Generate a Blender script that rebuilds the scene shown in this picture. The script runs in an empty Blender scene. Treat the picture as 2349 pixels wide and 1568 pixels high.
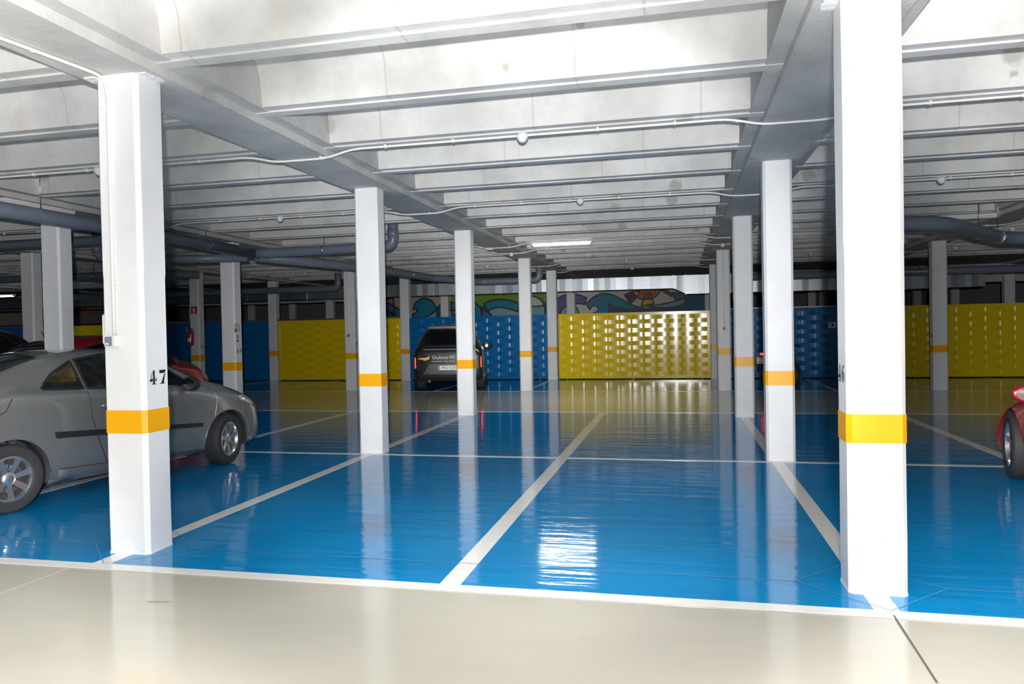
import bpy, bmesh, math, random
from mathutils import Vector, Matrix
from mathutils.geometry import tessellate_polygon
from mathutils.bvhtree import BVHTree
random.seed(7)
PI = math.pi
S = bpy.context.scene
COL = S.collection

# ------------------------------------------------------------------ camera
W_PX, H_PX, FPX, HC = 2349.0, 1568.0, 1681.18, 1.6
YAW, PITCH, ROLL = 0.2235, -0.0145, -0.0196

def axes():
    cy, sy = math.cos(YAW), math.sin(YAW)
    f = Vector((-sy, cy, 0)); r = Vector((cy, sy, 0)); u = Vector((0, 0, 1))
    f2 = f * math.cos(PITCH) + u * math.sin(PITCH)
    u2 = -f * math.sin(PITCH) + u * math.cos(PITCH)
    r3 = r * math.cos(ROLL) + u2 * math.sin(ROLL)
    u3 = -r * math.sin(ROLL) + u2 * math.cos(ROLL)
    return r3, u3, f2
CR, CU, CF = axes()
camd = bpy.data.cameras.new('camera')
camd.sensor_width = 36.0
camd.sensor_fit = 'HORIZONTAL'
camd.lens = FPX / W_PX * 36.0
camd.clip_start = 0.05
camd.clip_end = 200
cam = bpy.data.objects.new('camera', camd)
COL.objects.link(cam)
M3 = Matrix((CR, CU, -CF)).transposed()
cam.matrix_world = Matrix.Translation((0, 0, HC)) @ M3.to_4x4()
S.camera = cam

def ray(x, y):
    return CF + CR * ((x - 1174.5) / FPX) - CU * ((y - 784) / FPX)
def PZ(x, y, z):
    v = ray(x, y); t = (z - HC) / v.z; return Vector((v.x * t, v.y * t, z))
def PY(x, y, Y):
    v = ray(x, y); t = Y / v.y; return Vector((v.x * t, Y, HC + v.z * t))
def PX(x, y, X):
    v = ray(x, y); t = X / v.x; return Vector((X, v.y * t, HC + v.z * t))

# ------------------------------------------------------------------ world, exposure, flash
wd = bpy.data.worlds.new('world'); S.world = wd; wd.use_nodes = True
wd.node_tree.nodes['Background'].inputs[0].default_value = (0.55, 0.6, 0.7, 1)
wd.node_tree.nodes['Background'].inputs[1].default_value = 0.02
S.view_settings.view_transform = 'Standard'
S.view_settings.look = 'None'
S.view_settings.gamma = 1.0
S.view_settings.use_curve_mapping = False
S.view_settings.exposure = 0.0

FLASH_W = 12000.0
fl = bpy.data.lights.new('camera_flash', 'POINT')
fl.energy = FLASH_W
fl.shadow_soft_size = 0.035
fl.color = (1.0, 0.985, 0.97)
fl.use_nodes = True
nt = fl.node_tree
for n in list(nt.nodes): nt.nodes.remove(n)
no = nt.nodes.new('ShaderNodeOutputLight')
ne = nt.nodes.new('ShaderNodeEmission')
ntc = nt.nodes.new('ShaderNodeTexCoord')
nsep = nt.nodes.new('ShaderNodeSeparateXYZ')
nmr = nt.nodes.new('ShaderNodeMapRange'); nmr.inputs[1].default_value = 0; nmr.inputs[2].default_value = 1
nmr.inputs[3].default_value = 0; nmr.inputs[4].default_value = 1
ncr = nt.nodes.new('ShaderNodeValToRGB')
# flash output: strong in the middle, shaped to dim near pillars and lift the sides (cosine of the angle on the x axis)
pts = [(0.0, 0.24), (0.55, 0.34), (0.78, 0.56), (0.82, 0.55), (0.85, 0.42), (0.88, 0.165), (0.895, 0.14), (0.91, 0.20), (0.93, 0.42), (0.985, 0.64), (1.0, 1.4)]
el = ncr.color_ramp.elements
el[0].position = pts[0][0]; el[0].color = (pts[0][1],) * 3 + (1,)
el[1].position = pts[-1][0]; el[1].color = (pts[-1][1],) * 3 + (1,)
for p, v in pts[1:-1]:
    e = el.new(p); e.color = (v, v, v, 1)
ncr.color_ramp.interpolation = 'LINEAR'
nneg = nt.nodes.new('ShaderNodeMath'); nneg.operation = 'MULTIPLY'; nneg.inputs[1].default_value = -1.0
nt.links.new(ntc.outputs['Normal'], nsep.inputs[0])
nt.links.new(nsep.outputs['Z'], nneg.inputs[0])
nt.links.new(nneg.outputs[0], ncr.inputs[0])
# output by height, shaped to dim the near floor and the near ceiling ribs
nv = nt.nodes.new('ShaderNodeMapRange'); nv.inputs[1].default_value = -1; nv.inputs[2].default_value = 1
ncv = nt.nodes.new('ShaderNodeValToRGB')
vp = [(-1, .50), (-.6, .42), (-.42, .23), (-.30, .38), (-.1, .50), (0, .54), (.15, .50), (.3, .38), (.42, .50), (.6, .54), (1, .5)]
ev = ncv.color_ramp.elements
ev[0].position = 0; ev[0].color = (vp[0][1],) * 3 + (1,)
ev[1].position = 1; ev[1].color = (vp[-1][1],) * 3 + (1,)
for p, v in vp[1:-1]:
    e = ev.new((p + 1) / 2); e.color = (v, v, v, 1)
nmu = nt.nodes.new('ShaderNodeMath'); nmu.operation = 'MULTIPLY'
nt.links.new(nsep.outputs['Y'], nv.inputs[0]); nt.links.new(nv.outputs[0], ncv.inputs[0])
nt.links.new(ncr.outputs[0], nmu.inputs[0]); nt.links.new(ncv.outputs[0], nmu.inputs[1])
nt.links.new(nmu.outputs[0], ne.inputs['Strength'])
nt.links.new(ne.outputs[0], no.inputs[0])
flo = bpy.data.objects.new('camera_flash', fl)
flo.matrix_world = Matrix.Translation(Vector((0, 0, HC)) - CF * 0.28 + CU * 0.17) @ M3.to_4x4()
COL.objects.link(flo)

# ------------------------------------------------------------------ materials
def nmat(name):
    m = bpy.data.materials.new(name); m.use_nodes = True
    return m, m.node_tree, m.node_tree.nodes['Principled BSDF']
def mat(name, col, rough=0.5, metal=0.0, noise=0.0, nscale=8.0, bump=0.0, bscale=60.0, coat=0.0, emit=None, es=0.0, spec=0.5):
    m, nt, b = nmat(name)
    b.inputs['Base Color'].default_value = (*col, 1)
    b.inputs['Roughness'].default_value = rough
    b.inputs['Metallic'].default_value = metal
    b.inputs['Specular IOR Level'].default_value = spec
    if coat: b.inputs['Coat Weight'].default_value = coat; b.inputs['Coat Roughness'].default_value = 0.04
    if emit: b.inputs['Emission Color'].default_value = (*emit, 1); b.inputs['Emission Strength'].default_value = es
    tc = nt.nodes.new('ShaderNodeTexCoord')
    if noise:
        n = nt.nodes.new('ShaderNodeTexNoise'); n.inputs['Scale'].default_value = nscale; n.inputs['Detail'].default_value = 6
        nt.links.new(tc.outputs['Object'], n.inputs['Vector'])
        mx = nt.nodes.new('ShaderNodeMix'); mx.data_type = 'RGBA'
        mx.inputs[6].default_value = (*[c * (1 - noise) for c in col], 1); mx.inputs[7].default_value = (*[min(1, c * (1 + noise)) for c in col], 1)
        nt.links.new(n.outputs[0], mx.inputs[0]); nt.links.new(mx.outputs[2], b.inputs['Base Color'])
    if bump:
        n = nt.nodes.new('ShaderNodeTexNoise'); n.inputs['Scale'].default_value = bscale; n.inputs['Detail'].default_value = 4
        nt.links.new(tc.outputs['Object'], n.inputs['Vector'])
        bp = nt.nodes.new('ShaderNodeBump'); bp.inputs['Strength'].default_value = bump; bp.inputs['Distance'].default_value = 0.01
        nt.links.new(n.outputs[0], bp.inputs['Height']); nt.links.new(bp.outputs[0], b.inputs['Normal'])
    return m

def ramp(nt, a, b_, fac):
    r = nt.nodes.new('ShaderNodeMapRange'); r.clamp = True
    r.inputs[1].default_value = a; r.inputs[2].default_value = b_
    nt.links.new(fac, r.inputs[0]); return r.outputs[0]
def mixc(nt, fac, A, B):
    m = nt.nodes.new('ShaderNodeMix'); m.data_type = 'RGBA'
    nt.links.new(fac, m.inputs[0])
    for i, c in ((6, A), (7, B)):
        if isinstance(c, tuple): m.inputs[i].default_value = (*c, 1)
        else: nt.links.new(c, m.inputs[i])
    return m.outputs[2]
def noise(nt, vec, scale, detail=4, rough=0.5, dist=0.0):
    n = nt.nodes.new('ShaderNodeTexNoise'); n.inputs['Scale'].default_value = scale
    n.inputs['Detail'].default_value = detail; n.inputs['Roughness'].default_value = rough; n.inputs['Distortion'].default_value = dist
    nt.links.new(vec, n.inputs['Vector']); return n.outputs[0]
def mapping(nt, vec, sc, loc=(0, 0, 0)):
    m = nt.nodes.new('ShaderNodeMapping'); m.inputs['Scale'].default_value = sc; m.inputs['Location'].default_value = loc
    nt.links.new(vec, m.inputs['Vector']); return m.outputs[0]

def concrete(name, col=(0.66, 0.655, 0.64), stain=1.0):
    m, nt, b = nmat(name)
    g = nt.nodes.new('ShaderNodeNewGeometry').outputs['Position']
    big = noise(nt, g, 1.3, 5, .6)
    c = mixc(nt, ramp(nt, .35, .7, big), tuple(x * .76 for x in col), tuple(min(1, x * 1.06) for x in col))
    warm = noise(nt, mapping(nt, g, (1, 1, .35)), 2.6, 6, .65)
    c = mixc(nt, ramp(nt, .58, .78, warm), c, (col[0] * .86, col[1] * .80, col[2] * .70))
    # patched stains: blotches with their own edge
    v = nt.nodes.new('ShaderNodeTexVoronoi'); v.inputs['Scale'].default_value = 1.25; v.inputs['Randomness'].default_value = 1
    wob = noise(nt, g, 9, 4)
    nt.links.new(mapping(nt, g, (1, 1, 1)), v.inputs['Vector'])
    ad = nt.nodes.new('ShaderNodeMath'); ad.operation = 'MULTIPLY_ADD'; ad.inputs[1].default_value = 0.14
    nt.links.new(wob, ad.inputs[0]); nt.links.new(v.outputs['Distance'], ad.inputs[2])
    sp = ramp(nt, .215, .16, ad.outputs[0])
    ms = nt.nodes.new('ShaderNodeMath'); ms.operation = 'MULTIPLY'; ms.inputs[1].default_value = 0.9 * stain
    nt.links.new(sp, ms.inputs[0])
    c = mixc(nt, ms.outputs[0], c, (col[0] * .62, col[1] * .60, col[2] * .55))
    v2 = nt.nodes.new('ShaderNodeTexVoronoi'); v2.inputs['Scale'].default_value = 2.7; nt.links.new(g, v2.inputs['Vector'])
    ad2 = nt.nodes.new('ShaderNodeMath'); ad2.operation = 'MULTIPLY_ADD'; ad2.inputs[1].default_value = 0.30
    nt.links.new(noise(nt, g, 16, 5, .65), ad2.inputs[0]); nt.links.new(v2.outputs['Distance'], ad2.inputs[2])
    gate = ramp(nt, .50, .58, noise(nt, g, 1.1, 2))
    mg = nt.nodes.new('ShaderNodeMath'); mg.operation = 'MULTIPLY'; nt.links.new(ramp(nt, .27, .22, ad2.outputs[0]), mg.inputs[0]); nt.links.new(gate, mg.inputs[1])
    mg2 = nt.nodes.new('ShaderNodeMath'); mg2.operation = 'MULTIPLY'; mg2.inputs[1].default_value = .8 * stain; nt.links.new(mg.outputs[0], mg2.inputs[0])
    c = mixc(nt, mg2.outputs[0], c, (col[0] * .60, col[1] * .57, col[2] * .50))
    # thin run marks across the rib faces
    st = noise(nt, mapping(nt, g, (9, 9, .8)), 1.0, 4, .6)
    m2 = nt.nodes.new('ShaderNodeMath'); m2.operation = 'MULTIPLY'; m2.inputs[1].default_value = 0.35
    nt.links.new(ramp(nt, .62, .75, st), m2.inputs[0])
    c = mixc(nt, m2.outputs[0], c, (col[0] * .8, col[1] * .77, col[2] * .72))
    # formwork seams: a thin dark line across the rib faces at every form length
    sx = nt.nodes.new('ShaderNodeSeparateXYZ'); nt.links.new(g, sx.inputs[0])
    fy = nt.nodes.new('ShaderNodeMath'); fy.operation = 'FLOOR'; dv = nt.nodes.new('ShaderNodeMath'); dv.operation = 'DIVIDE'; dv.inputs[1].default_value = 1.303
    nt.links.new(sx.outputs['Y'], dv.inputs[0]); nt.links.new(dv.outputs[0], fy.inputs[0])
    a1 = nt.nodes.new('ShaderNodeMath'); a1.operation = 'MULTIPLY_ADD'; a1.inputs[1].default_value = .37; nt.links.new(fy.outputs[0], a1.inputs[0])
    d2 = nt.nodes.new('ShaderNodeMath'); d2.operation = 'DIVIDE'; d2.inputs[1].default_value = 1.62; nt.links.new(sx.outputs['X'], d2.inputs[0]); nt.links.new(d2.outputs[0], a1.inputs[2])
    fr = nt.nodes.new('ShaderNodeMath'); fr.operation = 'PINGPONG'; fr.inputs[1].default_value = .5; nt.links.new(a1.outputs[0], fr.inputs[0])
    m3 = nt.nodes.new('ShaderNodeMath'); m3.operation = 'MULTIPLY'; m3.inputs[1].default_value = .4 * stain
    nt.links.new(ramp(nt, .007, .003, fr.outputs[0]), m3.inputs[0])
    c = mixc(nt, m3.outputs[0], c, (col[0] * .5, col[1] * .48, col[2] * .44))
    nt.links.new(c, b.inputs['Base Color'])
    b.inputs['Roughness'].default_value = .85
    b.inputs['Specular IOR Level'].default_value = .2
    bp = nt.nodes.new('ShaderNodeBump'); bp.inputs['Strength'].default_value = .35; bp.inputs['Distance'].default_value = .01
    nt.links.new(noise(nt, g, 25, 6, .6), bp.inputs['Height']); nt.links.new(bp.outputs[0], b.inputs['Normal'])
    return m

def epoxy(name, col, rough=.09, wav=1.0, crack=None, mott=.10, ior=1.5):
    m, nt, b = nmat(name)
    g = nt.nodes.new('ShaderNodeNewGeometry').outputs['Position']
    n1 = noise(nt, mapping(nt, g, (.5, 1.2, 1)), .8, 6, .6, .6)
    c = mixc(nt, ramp(nt, .3, .7, n1), tuple(x * (1 - mott) for x in col), tuple(min(1, x * (1 + mott)) for x in col))
    n2 = noise(nt, mapping(nt, g, (2, 5, 1)), 1.5, 8, .7, 1.2)
    m2 = nt.nodes.new('ShaderNodeMath'); m2.operation = 'MULTIPLY'; m2.inputs[1].default_value = .18
    nt.links.new(ramp(nt, .62, .8, n2), m2.inputs[0])
    c = mixc(nt, m2.outputs[0], c, tuple(min(1, x * 1.3 + .004) for x in col))
    nt.links.new(c, b.inputs['Base Color'])
    b.inputs['Roughness'].default_value = rough
    b.inputs['IOR'].default_value = ior
    # shallow trowel waves: ridges mostly along X, tilt the mirror image up and down
    w1 = noise(nt, mapping(nt, g, (.7, 7, 1)), 1.0, 2, .5)
    w2 = noise(nt, mapping(nt, g, (3, 16, 1)), 1.6, 3, .55, .4)
    ad = nt.nodes.new('ShaderNodeMath'); ad.operation = 'MULTIPLY_ADD'; ad.inputs[1].default_value = .16
    nt.links.new(w2, ad.inputs[0]); nt.links.new(w1, ad.inputs[2])
    bp = nt.nodes.new('ShaderNodeBump'); bp.inputs['Strength'].default_value = 1.0; bp.inputs['Distance'].default_value = .0045 * wav
    nt.links.new(ad.outputs[0], bp.inputs['Height']); nt.links.new(bp.outputs[0], b.inputs['Normal'])
    return m

M = {}
M['concrete'] = concrete('concrete', (.70, .695, .68))
M['concrete_beam'] = concrete('concrete_beam', (.62, .61, .595), .5)
M['concrete_dark'] = concrete('concrete_dark', (.58, .58, .58), .6)
M['beige'] = epoxy('beige_epoxy', (.53, .505, .435), .12, .35, mott=.05)
M['blue'] = epoxy('blue_epoxy', (0.0, .255, .60), .07, 1.0, mott=.10, ior=1.49)
M['line'] = epoxy('line_paint', (.88, .88, .86), .14, .8, mott=.03)
M['joint'] = mat('joint', (.12, .3, .42), .5)
M['joint_dark'] = mat('joint_dark', (.10, .10, .10), .6)
def pillar_paint():
    m, nt, b = nmat('pillar_paint')
    tc = nt.nodes.new('ShaderNodeNewGeometry').outputs['Position']
    c = mixc(nt, ramp(nt, .4, .75, noise(nt, tc, 2.0, 5, .6)), (.80, .81, .83), (.74, .745, .76))
    v = nt.nodes.new('ShaderNodeTexVoronoi'); v.inputs['Scale'].default_value = 17; nt.links.new(tc, v.inputs['Vector'])
    th = noise(nt, tc, 5, 2)
    mm = nt.nodes.new('ShaderNodeMath'); mm.operation = 'MULTIPLY'; nt.links.new(ramp(nt, .075, .05, v.outputs['Distance']), mm.inputs[0]); nt.links.new(ramp(nt, .52, .62, th), mm.inputs[1])
    c = mixc(nt, mm.outputs[0], c, (.33, .33, .34))
    nt.links.new(c, b.inputs['Base Color']); b.inputs['Roughness'].default_value = .55
    bp = nt.nodes.new('ShaderNodeBump'); bp.inputs['Strength'].default_value = .25; bp.inputs['Distance'].default_value = .006
    nt.links.new(noise(nt, tc, 18, 5), bp.inputs['Height']); nt.links.new(bp.outputs[0], b.inputs['Normal'])
    return m
M['pillar'] = pillar_paint()
M['band'] = mat('yellow_band_paint', (.90, .42, .0), .38, noise=.04, bump=.04, bscale=20)
M['black'] = mat('black_paint', (.012, .012, .015), .5)
M['yellow'] = mat('yellow_sheet', (.84, .60, .005), .17, noise=.03, spec=.45)
M['bluesheet'] = mat('blue_sheet', (.002, .14, .38), .27, noise=.05, spec=.3)
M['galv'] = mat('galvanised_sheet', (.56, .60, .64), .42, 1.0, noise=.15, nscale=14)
M['galvdark'] = mat('darker_galvanised_sheet', (.30, .33, .37), .45, .9, noise=.15, nscale=12)  # darker, slightly less metallic copy of the galvanised sheet
M['pvc'] = mat('grey_pvc', (.17, .20, .255), .35, noise=.08)
M['conduit'] = mat('conduit_plastic', (.80, .80, .79), .4)
M['white'] = mat('white_plastic', (.78, .78, .76), .4)
M['greyplastic'] = mat('grey_plastic', (.20, .23, .27), .4)
M['steel'] = mat('zinc_steel', (.62, .63, .62), .3, 1.0)
M['lens'] = mat('clear_lens', (.75, .78, .80), .08, 0.0, spec=.8)
M['red'] = mat('red_enamel', (.55, .012, .015), .25, coat=.5)
M['redsign'] = mat('red_sign', (.5, .01, .02), .5)
M['cream'] = mat('cream_print', (.75, .68, .42), .5)
M['beigewall'] = mat('beige_wall', (.50, .46, .38), .8, noise=.05)
M['greywall'] = mat('grey_wall', (.26, .26, .28), .85, noise=.1)
M['lamp_on'] = mat('lamp_tube', (1, 1, 1), .3, emit=(.93, 1, .93), es=14)
M['lamp_off'] = mat('lamp_diffuser', (.75, .77, .78), .3)
M['rubber'] = mat('tyre_rubber', (.035, .033, .035), .65, bump=.3, bscale=90)
M['alloy'] = mat('alloy_wheel', (.70, .70, .71), .25, .9)
M['darkmetal'] = mat('dark_metal', (.10, .10, .11), .5, .6)
M['trimblack'] = mat('black_trim', (.02, .02, .022), .35)
M['chrome'] = mat('chrome', (.85, .85, .86), .12, 1.0)
M['taillamp'] = mat('tail_lamp', (.6, .01, .01), .2, emit=(1, .03, .03), es=5)
M['redlens'] = mat('red_lens', (.35, .01, .015), .1, coat=1)
M['headlens'] = mat('headlamp_lens', (.45, .47, .50), .06, .3, coat=1)
M['plate'] = mat('number_plate', (.95, .96, .94), .4)
M['bluemark'] = mat('plate_blue', (.0, .25, .55), .4)
M['tan'] = mat('tan_leather', (.55, .34, .07), .6)
M['cabin'] = mat('cabin_dark', (.03, .03, .035), .7)
M['purplish'] = mat('sign_blue', (.10, .10, .42), .5)

def paint(name, col, rough=.22, metal=.5, fl=.25):
    m, nt, b = nmat(name)
    tc = nt.nodes.new('ShaderNodeTexCoord').outputs['Object']
    c = mixc(nt, noise(nt, tc, 3, 3), tuple(x * (1 - fl * .3) for x in col), tuple(min(1, x * (1 + fl * .3)) for x in col))
    nt.links.new(c, b.inputs['Base Color'])
    b.inputs['Roughness'].default_value = rough; b.inputs['Metallic'].default_value = metal
    b.inputs['Coat Weight'].default_value = 1.0; b.inputs['Coat Roughness'].default_value = .05
    return m
M['greycar'] = paint('grey_car_paint', (.24, .245, .24), .26, .5)
M['blackcar'] = paint('black_car_paint', (.022, .023, .021), .2, .3)
M['redcar'] = paint('red_car_paint', (.42, .006, .012), .3, .2)
M['darkcar'] = paint('dark_car_paint', (.015, .017, .025), .2, .3)
def glassm(name, tint, a):
    m, nt, b = nmat(name)
    b.inputs['Base Color'].default_value = (*tint, 1); b.inputs['Roughness'].default_value = .04
    b.inputs['Alpha'].default_value = a; b.inputs['Coat Weight'].default_value = .5
    return m
M['glass'] = glassm('tinted_car_glass', (.012, .02, .018), .55)
M['darkglass'] = mat('dark_car_glass', (.006, .008, .010), .04, coat=.6)

# ------------------------------------------------------------------ mesh helpers
def link(name, bm, mats, parent=None, smooth=False, recalc=True):
    if recalc: bmesh.ops.recalc_face_normals(bm, faces=bm.faces[:])
    me = bpy.data.meshes.new(name); bm.to_mesh(me); bm.free()
    if not isinstance(mats, (list, tuple)): mats = [mats]
    for m in mats: me.materials.append(m)
    if smooth:
        for p in me.polygons: p.use_smooth = True
        try: me.set_sharp_from_angle(angle=math.radians(smooth if smooth is not True else 40))
        except Exception: pass
    o = bpy.data.objects.new(name, me); COL.objects.link(o)
    if parent is not None: o.parent = parent
    return o
def share(o, parent, loc=None, name=None):
    c = o.copy(); COL.objects.link(c); c.parent = parent
    if loc is not None: c.location = loc
    return c
def tag(o, label=None, cat=None, group=None, kind=None):
    if label: o['label'] = label
    if cat: o['category'] = cat
    if group: o['group'] = group
    if kind: o['kind'] = kind
    return o
def empty(name, loc=(0, 0, 0), rz=0.0):
    o = bpy.data.objects.new(name, None); o.empty_display_size = .2; COL.objects.link(o)
    o.location = loc; o.rotation_euler = (0, 0, rz); return o
def box(bm, x0, y0, z0, x1, y1, z1, mi=0):
    vs = [bm.verts.new(p) for p in ((x0, y0, z0), (x1, y0, z0), (x1, y1, z0), (x0, y1, z0), (x0, y0, z1), (x1, y0, z1), (x1, y1, z1), (x0, y1, z1))]
    for f in ((0, 3, 2, 1), (4, 5, 6, 7), (0, 1, 5, 4), (1, 2, 6, 5), (2, 3, 7, 6), (3, 0, 4, 7)):
        fc = bm.faces.new([vs[i] for i in f]); fc.material_index = mi
    return vs
def bxm(x0, y0, z0, x1, y1, z1, bev=0.0, seg=1):
    bm = bmesh.new(); box(bm, x0, y0, z0, x1, y1, z1)
    if bev: bmesh.ops.bevel(bm, geom=bm.edges[:], offset=bev, segments=seg, affect='EDGES')
    return bm
def prism(bm, poly, axis, a, b_, mi=0):
    """extrude a 2-D polygon along an axis: poly given in the two other axes in order"""
    def P(u, v, w):
        return (w, u, v) if axis == 'x' else ((u, w, v) if axis == 'y' else (u, v, w))
    A = [bm.verts.new(P(u, v, a)) for u, v in poly]; B = [bm.verts.new(P(u, v, b_)) for u, v in poly]
    n = len(poly)
    f1 = bm.faces.new(A); f2 = bm.faces.new(B[::-1]); f1.material_index = mi; f2.material_index = mi
    for i in range(n):
        f = bm.faces.new((A[i], B[i], B[(i + 1) % n], A[(i + 1) % n])); f.material_index = mi
def frame_at(d):
    d = d.normalized(); a = Vector((0, 0, 1)) if abs(d.z) < .9 else Vector((1, 0, 0))
    s = d.cross(a).normalized(); return s, s.cross(d).normalized()
def tube(bm, pts, r, seg=8, cap=True, mi=0, rs=None):
    pts = [Vector(p) for p in pts]; rings = []
    s0 = None
    for i, p in enumerate(pts):
        d = (pts[min(i + 1, len(pts) - 1)] - pts[max(i - 1, 0)])
        d.normalize()
        if s0 is None: s0, t0 = frame_at(d)
        s0 = (s0 - d * s0.dot(d)).normalized(); t0 = d.cross(s0)
        rr = rs[i] if rs else r
        rings.append([bm.verts.new(p + (s0 * math.cos(2 * PI * k / seg) + t0 * math.sin(2 * PI * k / seg)) * rr) for k in range(seg)])
    for a, b_ in zip(rings, rings[1:]):
        for k in range(seg):
            f = bm.faces.new((a[k], a[(k + 1) % seg], b_[(k + 1) % seg], b_[k])); f.smooth = True; f.material_index = mi
    if cap:
        f = bm.faces.new(rings[0][::-1]); f.material_index = mi
        f = bm.faces.new(rings[-1]); f.material_index = mi
def lathe(bm, prof, seg=24, axis='z', c=(0, 0, 0), mi=0):
    """prof: list of (radius, height)"""
    rings = []
    for r, h in prof:
        rg = []
        for k in range(seg):
            a = 2 * PI * k / seg
            u, v = math.cos(a) * r, math.sin(a) * r
            p = (u, v, h) if axis == 'z' else ((h, u, v) if axis == 'x' else (v, h, u))
            rg.append(bm.verts.new((p[0] + c[0], p[1] + c[1], p[2] + c[2])))
        rings.append(rg)
    for a, b_ in zip(rings, rings[1:]):
        for k in range(seg):
            f = bm.faces.new((a[k], a[(k + 1) % seg], b_[(k + 1) % seg], b_[k])); f.material_index = mi; f.smooth = True
    for rg, rev in ((rings[0], True), (rings[-1], False)):
        f = bm.faces.new(rg[::-1] if rev else rg); f.material_index = mi
def soften(pts, r, n=4):
    """round the corners of a polyline"""
    pts = [Vector(p) for p in pts]; out = [pts[0]]
    for a, b_, c in zip(pts, pts[1:], pts[2:]):
        d1 = min(r, (a - b_).length * .45); d2 = min(r, (c - b_).length * .45)
        p = b_ + (a - b_).normalized() * d1; q = b_ + (c - b_).normalized() * d2
        for i in range(n + 1):
            t = i / n; out.append(p * (1 - t) ** 2 + b_ * 2 * t * (1 - t) + q * t * t)
    out.append(pts[-1]); return out
def text_mesh(name, s, size, mt, parent, loc, rot, xs=1.0, align='CENTER', thick=.0006):
    cu = bpy.data.curves.new(name, 'FONT'); cu.body = s; cu.size = size; cu.align_x = align; cu.align_y = 'CENTER'
    cu.extrude = thick
    o = bpy.data.objects.new(name, cu); COL.objects.link(o)
    dg = bpy.context.evaluated_depsgraph_get(); dg.update()
    me = bpy.data.meshes.new_from_object(o.evaluated_get(dg)); bpy.data.objects.remove(o); bpy.data.curves.remove(cu)
    me.materials.clear(); me.materials.append(mt); me.name = name
    for v in me.vertices: v.co.x *= xs
    r = bpy.data.objects.new(name, me); COL.objects.link(r); r.parent = parent; r.location = loc; r.rotation_euler = rot
    return r

# ------------------------------------------------------------------ grid of the place
XS = {-5: -29.3, -4: -24.25, -3: -19.18, -2: -14.11, -1: -9.11, 0: -4.02, 1: 1.13, 2: 6.09, 3: 11.15, 4: 16.2}
YS = {0: 0.2 - 1.2, 1: 4.80, 2: 9.27, 3: 13.65, 4: 19.41, 5: 23.71, 6: 28.1, 7: 33.8}
RIBY = [4.84 + 1.303 * n for n in range(-9, 16)]      # rear edge of each rib
ZB, ZR, ZT = 3.55, 3.62, 4.07
XL, XR, Y0, Y1 = -33.0, 18.5, -7.5, 40.0

# ------------------------------------------------------------------ floor
bm = bxm(XL, Y0, -.2, XR, Y1, 0)
floor = tag(link('floor', bm, M['beige']), kind='structure')
def flat(name, x0, y0, x1, y1, z, mt, parent, tk=.002, sub=False):
    bm = bmesh.new(); box(bm, x0, y0, z - tk, x1, y1, z)
    return link(name, bm, mt, parent)
flat('blue_bay_coating', XL + .1, 4.36, XR - .1, 14.16, .0022, M['blue'], floor)
flat('blue_bay_coating', XL + .1, 19.07, XR - .1, 23.62, .0022, M['blue'], floor)
flat('blue_bay_coating', XL + .1, -6.2, XR - .1, -1.35, .0022, M['blue'], floor)
ZL = .0042
for y, w in ((4.365, .055), (9.08, .045), (14.19, .045), (19.06, .05), (-1.35, .055)):
    flat('painted_line', XL + .1, y - w, XR - .1, y + w, ZL, M['line'], floor)
mids = [(-6.6), (-1.44), 3.74, -11.6, -16.65, 8.6, -21.7, 13.7]
for x in mids + [XS[k] - .02 for k in range(-4, 4)]:
    for a, b_ in ((4.42, 9.035), (9.125, 14.145), (19.11, 23.55)):
        if x == -6.6 or x in mids or True:
            flat('painted_line', x - .068, a, x + .068, b_, ZL, M['line'], floor)
# expansion joints cut into the coating
def joint(pts, w, mt, z=.0058):
    bm = bmesh.new(); pts = [Vector((p[0], p[1], z)) for p in pts]
    for a, b_ in zip(pts, pts[1:]):
        d = (b_ - a).normalized(); s = Vector((-d.y, d.x, 0)) * w / 2
        bm.faces.new([bm.verts.new(v) for v in (a - s, b_ - s, b_ + s, a + s)])
    return link('floor_joint', bm, mt, floor, recalc=False)
for k in range(-2, 3):
    x = XS[k]; x2 = XS[k + 1]
    joint([(x + .42, 4.84), (x2 - .42, 4.84)], .007, M['joint'])
    joint([(x, 4.42), (x - .45, 4.84), (x - .05, 5.25), (x + .42, 4.84), (x, 4.42)], .006, M['joint'])
joint([PZ(2050, 1412, 0)[:2], PZ(2150, 1568, 0)[:2]], .010, M['joint_dark'])
joint([PZ(0, 1363, 0)[:2], PZ(190, 1292, 0)[:2]], .008, M['line'])
joint([PZ(336, 1381, 0)[:2], PZ(391, 1381, 0)[:2]], .006, M['joint_dark'])

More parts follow.
